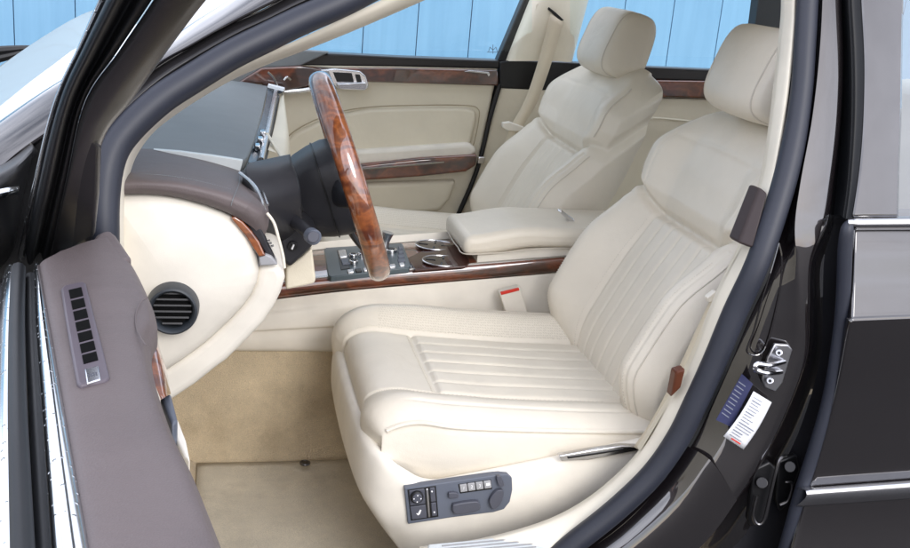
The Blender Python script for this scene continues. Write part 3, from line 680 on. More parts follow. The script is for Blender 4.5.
# armrest field: raised cushion with sewn edge
fp = [(276, 152), (296, 132), (330, 116), (370, 108), (430, 106.5), (466, 107), (476, 110), (477, 118), (472, 142), (468, 148), (440, 149), (380, 152), (330, 156), (290, 160)]
b = MB(); b.plate([P(x, y, YD - .012) for x, y in fp], (0, .03, 0)); b.build('cushion_field', m_creamd, pdr, bevel=.012, seg=4)
b = MB(); b.tube([P(x, y, YD - .0105) for x, y in [(276, 150), (296, 130), (330, 114.5), (370, 107), (430, 105), (468, 105.5), (478, 109), (479, 118), (474, 143), (469, 149)]], .0016, n=6); b.build('stitch_line', plastic('ochre seam', (.40, .33, .22), rough=.7, grain=0), pdr)
b = MB(); b.plate([P(x, y, YD - .035) for x, y in [(348, 151), (470, 143), (478, 150), (470, 160), (362, 166), (345, 166)]], (0, .06, 0)); b.build('armrest', m_creamp, pdr, bevel=.012, seg=4)
b = MB(); b.plate([P(x, y, YD - .014) for x, y in [(262, 70), (300, 66), (332, 68), (400, 68), (498, 70), (499, 86), (430, 84), (366, 82), (330, 90), (262, 86)]], (0, .03, 0)); b.build('wood_band', m_woodd, pdr, bevel=.006)
b = MB(); b.plate([P(x, y, YD - .05) for x, y in [(340, 167), (365, 164), (420, 158), (478, 154.5), (476, 166), (466, 172), (420, 177), (362, 181), (335, 182)]], (0, .05, 0)); b.build('wood_band', m_woodd, pdr, bevel=.008)
b = MB(); b.tube([P(362, 169, YD - .055), P(400, 166, YD - .055), P(444, 162, YD - .055)], .0025, n=6); b.build('chrome_line', m_chrome, pdr)
b = MB(); b.plate([P(x, y, YD - .02) for x, y in [(325, 185), (457, 180), (450, 200), (440, 212), (320, 225)]], (0, .04, 0)); b.build('map_pocket', m_creamd, pdr, bevel=.015, seg=4)
# black waist and window surround
b = MB(); b.plate([P(x, y, YD + .0) for x, y in [(230, 49), (300, 52), (400, 57), (500, 60.5), (500, 69), (400, 67), (300, 66), (230, 68)]], (0, .06, 0)); b.build('waist_seal', m_satin, pdr, bevel=.006)
b = MB(); b.plate([P(x, y, YD + .01) for x, y in [(497, 62), (525, -4), (540, -40), (549, -40), (534, -2), (508, 62)]], (0, .04, 0)); b.build('window_frame', m_black, pdr, bevel=.004)
b = MB(); b.plate([P(x, y, YD - .018) for x, y in [(464, 71.5), (470, 70.4), (489, 72), (490, 75), (488.5, 76.5), (487, 73.6), (470, 72.0)]], (0, .01, 0)); b.build('lock_pull', m_chrome, pdr, bevel=.001)
# handle bowl with switches
hd = empty('door_handle', pdr)
b = MB(); b.plate([P(x, y, YD - .03) for x, y in [(312, 70), (335, 68.5), (360, 71), (366, 76), (369, 86), (366, 90), (337, 89), (332, 84), (315, 83)]], (0, .02, 0)); b.build('surround', m_satchrome, hd, bevel=.004)
b = MB(); b.plate([P(x, y, YD - .033) for x, y in [(333, 72), (352, 73), (354, 82), (337, 82)]], (0, .01, 0)); b.plate([P(x, y, YD - .033) for x, y in [(355, 74), (360, 74.5), (362, 82), (357, 82)]], (0, .01, 0)); b.build('bowl', m_black, hd, bevel=.002)
b = MB(); b.plate([P(x, y, YD - .034) for x, y in [(321, 71), (329, 71), (333, 82.5), (325, 82.5)]], (0, .01, 0)); b.build('window_switch', m_grey, hd, bevel=.001)
b = MB(); b.plate([P(x, y, YD - .05) for x, y in [(337, 83.5), (366, 82.5), (368, 88), (365, 90.5), (339, 89.5)]], (0, .012, 0)); b.build('lever', m_chrome, hd, bevel=.003)
# chrome line continuing the dashboard edge
b = MB(); b.tube([P(278, 92, YD - .03), P(300, 90.5, YD - .03), P(315, 88, YD - .03)], .008, n=8); b.build('chrome_line', m_satchrome, pdr)
# panes and door edge gap
b = MB(); b.grid([[P(x, y, YD + .03 - .10 * (62 - y) / 60) for x in (150, 532)] for y in (66, -60)]); pn = b.build('pane', m_glass, pdr, smooth=False, fix=False)
b = MB()
for a, c in [((487, 52), (499, 52)), ((490, 47), (488.5, 51.5)), ((490, 47), (493, 50)), ((493, 44.5), (493, 53.5)), ((496, 47), (493, 50)), ((496, 47), (497.5, 51.5))]:
    b.tube([P(*a, YD + .018), P(*c, YD + .018)], .0008, n=5, sub=1)
b.build('etched_mark', m_key, pn)
b = MB(); b.tube([P(x, y, YD - .012) for x, y in [(500, 84), (490, 118), (480, 160), (470, 188), (457, 217)]], .007, n=8); b.build('door_edge_seal', m_black, pdr)

# ------------------------------------------------------------------ far B pillar, belt and rear door
fp_ = empty('far_pillar', car)
b = MB(); b.grid(loft([[P(x, y, YD + .03) for x, y in [(546, -50), (526, -2), (502, 61)]], [P(x, y, YD - .02) for x, y in [(562, -50), (540, -2), (515, 61)]], [P(x, y, YD - .03) for x, y in [(585, -50), (570, -2), (550, 61)]], [P(x, y, YD - .01) for x, y in [(600, -50), (586, -2), (569, 62)]], [P(x, y, YD + .05) for x, y in [(602, -50), (589, -2), (572, 62)]]], 16, 24)); b.build('upper_trim', m_creamd, fp_, fix=False)
b = MB(); b.plate([P(x, y, YD - .005) for x, y in [(500, 62), (512, 60), (530, 61), (580, 63), (600, 90), (540, 90), (499, 88)]], (0, .04, 0)); b.build('waist_trim', m_black, fp_, bevel=.004)
b = MB(); b.plate([P(x, y, YD - .004) for x, y in [(501, 88), (580, 92), (600, 240), (450, 240), (472, 190), (482, 160)]], (0, .05, 0)); b.build('lower_trim', m_creamd, fp_, bevel=.004)
b = MB(); b.plate([P(x, y, YD - .034) for x, y in [(548, 9), (553, 14), (561, 21), (564, 20), (556, 12.5), (549, 7)]], (0, .01, 0)); b.build('belt_slot', m_black, fp_, bevel=.001)
b = MB(); b.plate([P(x, y, YD - .021) for x, y in [(536, 4), (541, 2), (545, 18), (538, 41), (531, 42), (530, 36)]], (0, .01, 0)); b.build('airbag_seam', m_creamd, fp_, bevel=.002)
bl = [(P(551, 14, YD - .038), P(563, 22, YD - .034)), (P(538, 62, YD - .05), P(551, 64, YD - .05)), (P(525, 100, YD - .07), P(537, 102, YD - .07)), (P(510, 128, YD - .09), P(521, 130, YD - .09)), (P(503, 150, YD - .10), P(514, 152, YD - .10))]
b = MB(); b.grid([crline([x[0] for x in bl], 24), crline([x[1] for x in bl], 24)]); sb = b.build('seat_belt', m_belt, car, solid=.003, fix=False)
b = MB(); b.plate([P(x, y, YD - .10) for x, y in [(503, 123), (510, 122), (524, 127), (525, 132), (508, 131), (503, 128)]], (0, .02, 0)); b.build('belt_stop', m_creamp, sb, bevel=.003)
b = MB(); b.box(P(481, 160, YD - .03), (.02, .01, .02)); b.build('door_catch', m_chrome, fp_, bevel=.003)
# rear door on the far side
rr_ = empty('far_rear_door', car)
b = MB(); b.plate([P(x, y, YD + .0) for x, y in [(570, 96), (740, 100), (860, 105), (860, 240), (570, 240)]], (0, .05, 0)); b.build('lining', m_creamd, rr_, bevel=.006)
b = MB(); b.plate([P(x, y, YD - .012) for x, y in [(570, 79), (650, 80), (720, 81), (860, 86), (860, 105), (720, 99), (650, 97), (570, 96)]], (0, .04, 0)); b.build('wood_band', m_woodd, rr_, bevel=.006)
b = MB(); b.plate([P(x, y, YD + .0) for x, y in [(565, 62), (650, 67), (720, 70), (860, 76), (860, 87), (720, 82), (650, 80), (565, 79)]], (0, .05, 0)); b.build('waist_seal', m_satin, rr_, bevel=.006)
b = MB(); b.plate([P(x, y, YD + .02) for x, y in [(748, 72), (756, 20), (761, -20), (790, -20), (786, 20), (778, 74)]], (0, .05, 0)); b.build('window_frame', m_black, rr_, bevel=.004)
b = MB(); b.grid([[P(x, y, YD + .03 - .10 * (62 - y) / 60) for x in (570, 900)] for y in (72, -60)]); b.build('pane', m_glass, rr_, smooth=False, fix=False)
b = MB(); b.tube([P(652, 120, YD - .02), P(656, 118, YD - .02), P(700, 122, YD - .02)], .004, n=6); b.build('map_pocket', m_creamd, rr_)

# ------------------------------------------------------------------ dashboard
da = empty('dashboard', car); lab(da, 'cream and taupe dashboard seen end on, with round air vent')
def plate(pts, Y, t, name, mat, par, bev=.004, seg=3, rnd=0):
    q = [P(x, y, Y) for x, y in pts]
    if rnd: q = crline(q + [q[0]], rnd)[:-1]
    b = MB(); b.plate(q, (0, t, 0)); return b.build(name, mat, par, bevel=bev, seg=seg)
seam = [(257.5, 262), (259, 272), (257, 283), (252, 294), (244, 306), (229, 322), (211, 339), (196, 351), (182, 361), (168, 370), (150, 380)]
lowp = [(262, 263), (279, 264), (284, 272), (285.5, 279), (281, 294), (274, 308), (264, 323), (248, 340), (227, 361), (216, 369), (196, 385), (172, 401), (140, 420), (100, 440)]
b = MB(); q = [P(x, y, .14) for x, y in lowp] + [P(x, y, .14) for x, y in [(100, 400), (150, 377), (168, 367), (182, 358), (196, 348), (211, 336), (229, 319), (244, 303), (250, 294), (255, 283), (257, 272)]]
b.plate(q, (0, 1.42, 0)); b.build('lower_panel', m_creamp, da, bevel=.012, seg=5)
capq = [(112, 197), (125, 195.5), (146, 195), (165, 196.5), (186, 200.5), (206, 206.5), (222, 213), (231, 217.5), (240, 225), (249, 236), (255, 248)] + seam + [(110, 400), (112, 300)]
# bulged end cap
ctr = P(178, 285, .13); bd_ = [P(x, y, .132) for x, y in capq]; bd_ = poly(bd_ + [bd_[0]], 160)[:-1]
b = MB(); rows = []
for k in range(14):
    t = k / 13
    rows.append([p.lerp(ctr, t) + Vector((0, -.016 * (1 - (1 - t) ** 3.2) + .006 * (1 - min(1, t * 14)), 0)) for p in bd_])
b.grid([[p + Vector((0, .03, 0)) for p in bd_]] + rows, closed_v=True); b.build('end_cap', m_creamp, da, fix=True, angle=50)
b = MB(); b.plate([P(x, y, .150) for x, y in [(232, 214), (260, 250), (263, 290), (230, 330), (150, 388), (140, 380), (130, 210)]], (0, .03, 0)); b.build('seam_gap', m_grey, da)
# round vent
av = empty('air_vent', da); vc = P(172.5, 310, .098); vr = (P(199.5, 310, .098) - vc).x * .97
b = MB(); rows = []
for k in range(48):
    a = 2 * math.pi * k / 48; c_ = Vector((math.cos(a), 0, math.sin(a)))
    rows.append([vc + c_ * vr * q + Vector((0, y, 0)) for q, y in ((1.03, .020), (1.02, .006), (.99, -.003), (.95, -.008), (.88, -.0095), (.80, -.007), (.755, .000), (.74, .012), (.73, .03))])
b.grid(rows, closed_u=True); b.build('vent_ring', plastic('slate vent plastic', (.030, .036, .044), rough=.42, grain=.2), av)
b = MB(); b.tube([vc + Vector((0, .0125, 0)) + Vector((math.cos(a), 0, math.sin(a))) * vr * .4 for a in [2 * math.pi * k / 16 for k in range(16)]], vr * .4, n=4, closed=True, sub=1, flat=(.02, 1)); b.build('vent_bowl', m_black, av)
b = MB()
for i in range(6):
    z = -.62 + i * .25; hw = math.sqrt(max(0, .73 ** 2 - z * z)) * vr
    b.box(vc + Vector((0, .004, z * vr)), (2 * hw, .014, .0025), Matrix.Rotation(R(-24), 3, 'X'))
b.build('slat', m_dark, av, smooth=False)
# wood slip, switch face, grey foot at the rear edge of the cap
plate([(231, 218), (235, 216.5), (243, 222), (252, 232), (259, 242), (264, 253), (266, 256), (259, 257), (254, 249), (247, 238), (239, 228), (233, 221)], .126, .03, 'wood_slip', m_wood, da, .002)
plate([(236, 216), (244, 215), (254, 221), (262, 231), (268, 245), (277, 264), (270, 261), (266, 254), (258, 240), (248, 226)], .136, .03, 'switch_face', m_dark, da, .002)
plate([(259, 258), (266, 254.5), (272, 257), (278, 265), (260, 266)], .128, .03, 'slip_foot', m_grey, da, .002)
b = MB()
for i in range(3):
    x, y = 267 + i * 1.8, 241 + i * 2.6
    b.plate([P(x, y, .133), P(x + 2.8, y - 1.0, .133), P(x + 3.3, y + .3, .133), P(x + .6, y + 1.2, .133)], (0, .004, 0))
b.build('switch', m_satchrome, da, smooth=False)
b = MB(); b.tube([P(x, y, .14) for x, y in [(267, 213), (274, 223), (279, 240), (283, 256), (284.5, 268)]], .0022, n=7); b.build('cream_edge', m_pillar, da)
# leather topped rail over the cap
def rail(px, y, Y): return P(px, y, Y)
r0 = [rail(*p, .128) for p in [(116, 196), (128, 194), (150, 194), (176, 197), (204, 204), (226, 212), (238, 218)]]
r1 = [rail(*p, .118) for p in [(116, 190), (130, 188), (152, 188), (178, 191), (206, 197), (228, 205), (244, 212)]]
r2 = [rail(*p, .128) for p in [(118, 182), (132, 179.5), (154, 180), (180, 182), (208, 188), (230, 194), (250, 203)]]
r3 = [rail(*p, .20) for p in [(122, 172), (135, 170), (158, 171), (184, 175), (210, 180), (234, 187), (254, 196)]]
r4 = [rail(*p, .33) for p in [(124, 160), (138, 158), (160, 160), (186, 164), (212, 170), (236, 177), (252, 186)]]
r5 = [rail(*p, .46) for p in [(122, 148), (140, 148.5), (154, 150), (186, 156), (212, 162), (238, 170), (246, 175)]]
b = MB(); b.grid(loft([r0, r1, r2, r3, r4, r5], 60, 40)); b.build('top_rail', m_brown, da, fix=False)
b = MB()
st_ = crline([p + Vector((0, -.001, .0015)) for p in [rail(*q, .165) for q in [(140, 175), (158, 175.5), (182, 178.5), (208, 184), (232, 190.5)]]], 90)
for i in range(0, 88, 2): b.tube([st_[i], st_[i + 1]], .0007, n=5, sub=1)
sj = crline([rail(*q) + Vector((0, -.002, .001)) for q in [(231, 206, .117), (233, 199, .12), (236, 192, .15), (239, 184, .25), (240, 174, .42)]], 12)
b.tube(sj, .0006, n=5, sub=1); b.build('stitching', m_greyd, da)
b = MB(); b.grid(loft([[rail(*q) for q in [(238, 218, .128), (244, 212, .118), (250, 203, .128), (254, 196, .20), (252, 186, .33), (246, 175, .46)]], [rail(*q) for q in [(252, 227, .13), (258, 219, .125), (262, 210, .14), (262, 200, .21), (257, 189, .33), (249, 177, .46)]], [rail(*q) for q in [(263, 238, .15), (268, 227, .15), (269, 215, .17), (267, 204, .23), (261, 192, .35), (252, 179, .46)]]], 24, 12)); b.build('rail_end', m_brown, da, fix=False)
# instrument hood rim, chrome arcs
b = MB(); b.tube([P(x, y, Y) for x, y, Y in [(240, 173, .30), (249, 180, .26), (257, 190, .22), (263, 203, .18), (265, 216, .16), (264, 227, .15)]], .0028, n=8)
b.tube([P(x, y, Y) for x, y, Y in [(246, 173, .34), (255, 181, .30), (263, 192, .26), (268, 205, .21)]], .002, n=8); b.build('hood_rim', m_satchrome, da)
# grey dash top, running away to the far side
t0 = [P(110, 150, .47), P(154, 149, .48), P(199, 154, .50), P(244, 160, .52)]
t1 = [P(110, 143, .60), P(152, 142, .61), P(200, 145, .62), P(249, 154, .64)]
t2 = [P(112, 120, .90), P(165, 122, .90), P(213, 124, .92), P(257, 132, .95)]
t3 = [P(150, 94, 1.30), P(195, 95, 1.30), P(234, 97, 1.32), P(264, 105, 1.34)]
t4 = [P(170, 76, 1.56), P(215, 79, 1.56), P(245, 82, 1.56), P(268, 86, 1.56)]
b = MB(); b.grid(loft([t0, t1, t2, t3, t4], 40, 40)); b.build('dash_top', m_greyd, da, solid=.02, off=-1, fix=False)
plate([(153, 149.5), (180, 151.5), (212, 155.5), (243, 160.5), (240, 171.5), (238, 171), (210, 163), (182, 156.5)], .455, .012, 'gleam_strip', m_pale, da, .001)  # stands for a bright gleam on the dash top, shaped as a strip
# fascia seen edge on, with chrome rim, down to the console
b = MB(); b.grid(loft([[P(268, 88, 1.54), P(264, 108, 1.3), P(256, 136, .98), P(248, 162, .72)], [P(276, 92, 1.54), P(272, 112, 1.3), P(265, 140, .98), P(258, 166, .72)], [P(280, 96, 1.54), P(276, 118, 1.3), P(270, 146, .98), P(264, 172, .72)]], 20, 12)); b.build('fascia', plastic('slate fascia', (.055, .075, .10), rough=.25, grain=0), da, fix=False)
b = MB(); b.tube([P(276, 90, 1.54), P(272, 110, 1.3), P(266, 138, .98), P(261, 160, .74)], .006, n=8); b.tube([P(268, 87, 1.54), P(284, 91, 1.53)], .01, n=8); b.build('fascia_rim', m_satchrome, da)
for x, y, Y in [(262.5, 134, 1.0), (260, 141, .93), (257, 148, .86)]:
    b = MB(); b.box(P(x, y, Y) + Vector((0, -.01, .004)), (.012, .03, .012)); b.build('fascia_button', m_chrome, da, bevel=.002)
b = MB(); b.grid(loft([[P(281, 95, 1.54), P(275, 125, 1.2), P(268, 150, .9)], [P(284, 96, 1.54), P(287, 128, 1.2), P(283, 156, .9)], [P(283, 130, 1.45), P(290, 150, 1.1), P(288, 168, .85)]], 14, 14)); b.build('glove_panel', m_creamd, da, fix=False)
b = MB(); b.tube([P(267, 134, 1.0), P(277, 150, .92), P(287, 166, .84)], .004, n=7); b.build('cream_edge', m_pillar, da)
# wood at the far end of the dash
plate([(236, 84), (262, 68), (300, 66), (322, 70), (318, 84), (284, 91), (268, 90), (262, 84)], 1.58, .03, 'wood_band', m_woodd, da, .004)
b = MB(); b.tube([P(268, 72, 1.575), P(274, 78, 1.575), P(278, 88, 1.575)], .003, n=6); b.tube([P(284, 80, 1.575), P(287, 77, 1.575), P(291, 80, 1.575)], .003, n=6); b.build('trim_clip', m_chrome, da)
plate([(228, 84), (240, 70), (262, 60), (300, 50), (330, 52), (300, 66), (262, 68), (238, 84)], 1.60, .03, 'far_corner', m_greyd, da, .004)
# binnacle behind the wheel
b = MB(); b.grid(loft([[P(246, 168, .32), P(262, 166, .36), P(290, 160, .40)], [P(244, 178, .28), P(262, 176, .30), P(292, 172, .34)], [P(252, 196, .26), P(270, 196, .28), P(296, 192, .32)], [P(262, 214, .28), P(276, 220, .30), P(298, 216, .34)], [P(268, 230, .32), P(282, 236, .34), P(300, 236, .36)]], 16, 24)); b.build('binnacle', m_dark, da, solid=.02, fix=False)
plate([(276, 222), (300, 218), (318, 232), (312, 247), (302, 257), (290, 268), (283, 262)], .33, .08, 'knee_panel', m_dark, da, .006)
b = MB(); kc = P(292.5, 245.5, .326); b.tube([kc, kc + Vector((0, -.006, 0))], .0075, n=16, sub=1); lk = b.build('light_switch', m_black, da, bevel=.001)
b = MB(); b.box(kc + Vector((0, -.008, 0)), (.0025, .004, .008), Matrix.Rotation(R(20), 3, 'Y')); b.build('pointer', m_white, lk)
plate([(286, 268), (301, 258), (312, 248), (316, 280), (314, 284), (286, 290)], .36, .2, 'knee_bolster', m_creamd, da, .006)
plate([(245, 178), (300, 182), (300, 245), (285, 262), (262, 250)], .62, .05, 'inner_void', m_black, da, .002)

# ------------------------------------------------------------------ steering wheel and column
wh = empty('steering_wheel', car); lab(wh, 'steering wheel with polished burl wood rim and charcoal hub')
wt = P(316.5, 70, .47); wb = P(380, 277, .47)
up = (wt - wb).normalized(); ctrw = (wt + wb) / 2
side = Vector((0, 1, 0)); nrm = side.cross(up).normalized()
if nrm.x < 0: nrm = -nrm
rr0 = .0195; RO = (wt - wb).length / 2 - rr0
# a degree or two of turn so that the near rim hides the far one
tilt = Matrix.Rotation(R(-1.2), 3, up); side = tilt @ side; nrm = tilt @ nrm
pts = [ctrw + (up * math.cos(a) + side * math.sin(a)) * RO for a in [2 * math.pi * k / 96 for k in range(96)]]
b = MB(); rows = []
for k in range(96):
    a = 2 * math.pi * k / 96; rad = up * math.cos(a) + side * math.sin(a)
    rows.append([ctrw + rad * RO + (rad * math.cos(q) * .0158 + nrm * math.sin(q) * .0192) for q in [2 * math.pi * j / 20 for j in range(20)]])
b.grid(rows, closed_u=True, closed_v=True); rim = b.build('rim', m_wood, wh)
b = MB(); rows = []
for k in range(96):
    a = 2 * math.pi * k / 96; rad = up * math.cos(a) + side * math.sin(a)
    rows.append([ctrw + rad * (RO - .0165 + dx) + nrm * dz for dx, dz in ((.004, -.013), (-.001, -.006), (-.002, .0), (-.001, .006), (.004, .013), (.006, 0))])
b.grid(rows, closed_u=True, closed_v=True); b.build('rim_inlay', m_black, rim)
# hub: rounded airbag cover on the driver's side, deep back cover in front
b = MB(); rows = []
prof = [(r_ * .86, h_) for r_, h_ in [(.0, .014), (.03, .014), (.055, .012), (.075, .008), (.086, .001), (.090, -.008), (.092, -.03), (.088, -.055), (.080, -.08), (.070, -.10), (.062, -.115)]]
for k in range(48):
    a = 2 * math.pi * k / 48; e = 1 / (abs(math.cos(a)) ** 4 + abs(math.sin(a)) ** 4) ** .25
    rows.append([ctrw - up * .008 + (up * math.cos(a) + side * math.sin(a)) * r_ * e + nrm * h_ for r_, h_ in prof])
b.grid(rows, closed_u=True); hub = b.build('hub', m_dark, wh, angle=60)
for pr, hh in ((.0795, -.008), (.078, -.047), (.062, -.086)):
    b = MB(); b.tube([ctrw - up * .008 + (up * math.cos(a) + side * math.sin(a)) * pr / (abs(math.cos(a)) ** 4 + abs(math.sin(a)) ** 4) ** .25 + nrm * hh for a in [2 * math.pi * k / 40 for k in range(40)]], .0013, n=6, closed=True, sub=2); b.build('hub_seam', m_black, hub)
for a, wd in ((math.pi / 2, .03), (-math.pi / 2, .03), (math.pi, .022)):
    d = up * math.cos(a) + side * math.sin(a)
    b = MB(); b.tube([ctrw + d * .07 - nrm * .03, ctrw + d * .11 - nrm * .022, ctrw + d * (RO - .012) - nrm * .002], [wd * .8, wd * .62, wd * .5], n=12, flat=(1, .4)); b.build('spoke', m_dark, wh)
b = MB(); rows = []
for t, rad_, dz in ((-.10, .058, 0), (-.115, .074, 0), (-.16, .078, -.002), (-.24, .08, -.006), (-.30, .075, -.01)):
    rows.append([ctrw + nrm * t + Vector((0, 0, dz - .012)) + (up * math.cos(q) * (1.0 if math.cos(q) > 0 else .85) + side * math.sin(q) * .8) * rad_ for q in [2 * math.pi * j / 40 for j in range(40)]])
b.grid(rows, closed_v=True); b.build('column_shroud', m_dark, car)
b = MB(); b.tube([P(287, 168, .40), P(296, 190, .39), P(303, 212, .39)], .0022, n=6); b.build('shroud_seam', m_black, wh)
sk_ = empty('indicator_stalk', car)
b = MB(); b.tube([P(268, 212, .42), P(282, 214, .36), P(298, 224, .31), P(311, 235, .275)], [.017, .013, .0105, .010], n=14); b.build('lever', m_dark, sk_)
b = MB(); kc = P(313.5, 237, .262); dv = (P(313.5, 237, .255) - P(298, 226, .31)).normalized()
b.tube([kc - dv * .012, kc + dv * .004], .0125, n=20, sub=1); kb = b.build('knob', m_panel, sk_, bevel=.002)
b = MB(); vdir = Vector((-.12, -1, .28)).normalized(); b.tube([kc + vdir * .004, kc + vdir * .0138], .0092, n=20, sub=1); b.build('knob_face', m_key, kb, bevel=.0015)

# ------------------------------------------------------------------ centre console
co = empty('centre_console', car); lab(co, 'wood topped centre console with cup holders and cream armrest')
def ctop(x): return cons_z(x) + .035 - .002
def rowx(f): return [f(-.30 + i / 39 * 1.2) for i in range(40)]
b = MB(); b.grid([rowx(lambda x, q=q: (x, q[0], cons_z(x) + q[1])) for q in [(.800, -.004), (.788, -.003), (.782, .004), (.780, .012), (.781, .024), (.785, .030), (.792, .0335)]]); b.build('wood_band', m_woodd, co, fix=False)
b = MB(); b.tube(rowx(lambda x: Vector((x, .786, cons_z(x) + .033))), .0022, n=7, sub=1); b.build('band_edge', m_satchrome, co)
b = MB(); b.grid([rowx(lambda x, q=q: (x, q[0], cons_z(x) + q[1])) for q in [(.790, .033), (.80, .035), (.86, .036), (.93, .036), (.97, .036), (.985, .032)]]); b.build('wood_top', m_woodd, co, fix=False)
b = MB(); b.grid([rowx(lambda x, q=q: (x, q[0], cons_z(x) + q[1])) for q in [(.985, .034), (.99, .05), (1.0, .0), (1.0, -.12)]]); b.build('far_side', m_creamp, co, fix=False)
def CT(px, py, dz=0.0):
    z = .74
    for _ in range(25):
        p = PZ(px, py, z); z = .5 * z + .5 * (cons_z(p.x) + .036 + dz)
    return PZ(px, py, z)
cpn = empty('control_panel', co)
b = MB(); b.plate([CT(x, y, .003) for x, y in [(324, 249), (326, 247.5), (401, 243), (403, 244), (411, 265), (409, 267.5), (331, 276.5), (328, 275)]], (0, 0, -.012)); b.build('base_plate', plastic('slate console plate', (.075, .10, .115), rough=.3, grain=.05), cpn, bevel=.002)
def cbtn(pts, h, name, mat, bev=.0015):
    b = MB(); b.plate([CT(x, y, .003 + h) for x, y in pts], (0, 0, -h - .002)); return b.build(name, mat, cpn, bevel=bev)
cbtn([(337, 250), (346, 249), (350, 268), (341, 269.5)], .001, 'display', m_black, .0005)
cbtn([(338, 250), (345.5, 249), (347.5, 256), (340, 257)], .004, 'button', m_satchrome)
cbtn([(340.5, 258.5), (348, 257.5), (350, 263), (342.5, 264)], .004, 'button', m_panel)
for cx_, cy_, r1_, r2_ in [(353, 257, 4.2, 2.6), (353.5, 263.5, 4.6, 2.8), (361, 256, 3.4, 2.4), (391, 252, 6, 3.8)]:
    p = CT(cx_, cy_, .003); rr1 = (CT(cx_ + r1_, cy_, .003) - p).length
    b = MB(); b.tube([p + Vector((0, 0, -.002)), p + Vector((0, 0, .008))], rr1, n=24, sub=1); kn = b.build('rotary_knob', m_chrome, cpn, bevel=.002)
    b = MB(); b.tube([p + Vector((0, 0, .006)), p + Vector((0, 0, .0092))], rr1 * .62, n=20, sub=1); b.build('knob_face', m_black, kn, bevel=.001)
for i in range(3):
    cbtn([(347 + i * 8, 269.5 - i * .9), (353 + i * 8, 268.8 - i * .9), (354 + i * 8, 271.5 - i * .9), (348 + i * 8, 272.2 - i * .9)], .003, 'button', m_black if i % 2 else m_satchrome)
for i in range(4):
    cbtn([(398 - .2 * i, 246 + i * 4.2), (402 + i * .9, 245.6 + i * 4.2), (403 + i * .9, 248.4 + i * 4.2), (399 - .2 * i, 249 + i * 4.2)], .003, 'button', m_panel)
cbtn([(389, 264), (395, 263.3), (396, 266), (390, 266.8)], .003, 'button', m_satchrome)
cbtn([(399, 262.6), (404, 262), (405, 264.6), (400, 265.2)], .003, 'button', m_satchrome)
# gear selector behind the rim
b = MB(); gp = CT(383, 254, .0); b.tube([gp, gp + Vector((.004, 0, .03)), gp + Vector((.008, 0, .05))], [.010, .009, .014], n=14); b.build('selector', m_satchrome, co)
# dark glossy tray round the cup holders
b = MB(); b.plate([CT(x, y, .002) for x, y in [(407, 258), (420, 252), (432, 246), (462, 246), (470, 262), (466, 266), (415, 269.5)]], (0, 0, -.004)); b.build('cup_tray', plastic('red brown gloss tray', (.050, .014, .010), rough=.15, grain=0, coat=.6), co, bevel=.001)
for cx_, cy_, ra in [(442.5, 261, 20), (434.5, 245.2, 19)]:
    p = CT(cx_, cy_, .002); rr1 = (CT(cx_ + ra, cy_, .002) - p).length
    ch = empty('cup_holder', co)
    b = MB(); b.tube([p + Vector((math.cos(a) * rr1, math.sin(a) * rr1 * .92, .0006)) for a in [2 * math.pi * k / 32 for k in range(32)]], .0017, n=8, closed=True, sub=2); b.build('ring', m_satchrome, ch)
    b = MB(); b.plate([p + Vector((math.cos(a) * rr1, math.sin(a) * rr1 * .92, .0006)) for a in [2 * math.pi * k / 48 for k in range(48)]], (0, 0, -.003)); b.build('cover', plastic('dark tinted cover', (.03, .018, .02), rough=.12, grain=0, coat=.5), ch)
    b = MB()
    for k in range(4):
        a = math.pi / 4 + k * math.pi / 2 + .5; d = Vector((math.cos(a), math.sin(a), 0)); b.box(p + d * rr1 * .6 + Vector((0, 0, .0012)), (rr1 * .5, .004, .0015), Matrix.Rotation(a, 3, 'Z'))
    b.build('grip_tab', m_black, ch)
# armrest: lidded box with a leather pad
ar = empty('armrest', co)
def rbox_loft(x0, x1, y0, y1, z0f, z1f, nm, mat, par, bev):
    b = MB(); n_ = 16; rows = []
    for i in range(n_):
        x = x0 + (x1 - x0) * i / (n_ - 1); rows.append([(x, y0, z0f(x)), (x, y1, z0f(x)), (x, y1, z1f(x)), (x, y0, z1f(x))])
    b.grid(rows, closed_v=True); b.f += [(3, 2, 1, 0), tuple((n_ - 1) * 4 + k for k in range(4))]; b.m += [0, 0]
    return b.build(nm, mat, par, bevel=bev, seg=5)
rbox_loft(.548, .95, .790, .985, lambda x: cons_z(x) + .034, lambda x: .770 + .018 * ss(.55, .68, x), 'bin', m_creamp, ar, .008)
rbox_loft(.515, .95, .783, .992, lambda x: .768 + .022 * ss(.54, .68, x), lambda x: .812 + .022 * ss(.515, .66, x), 'lid', m_leather, ar, .017)
b = MB(); b.tube([(.520, .99, .775), (.514, .90, .774), (.514, .84, .774), (.520, .784, .774), (.60, .7815, .780), (.70, .7815, .792), (.85, .7815, .793)], .0014, n=6); b.build('lid_seam', m_pipe, ar)
plate([(559, 211.5), (562, 210.5), (574, 219), (576, 224), (571, 223)], .86, .02, 'clip', m_satchrome, ar, .002)
# belt buckle
bk = empty('belt_buckle', car)
q = [P(499, 292, .735), P(520, 287, .735), P(528, 313, .735), P(507, 317, .735)]
b = MB(); b.plate(q, (0, .022, 0)); b.build('housing', m_creamp, bk, bevel=.003)
q = [P(500.5, 292.2, .733), P(519, 287.8, .733), P(519.6, 290.6, .733), P(501.3, 295.2, .733)]
b = MB(); b.plate(q, (0, .02, 0)); b.build('release_button', m_red, bk, bevel=.001)

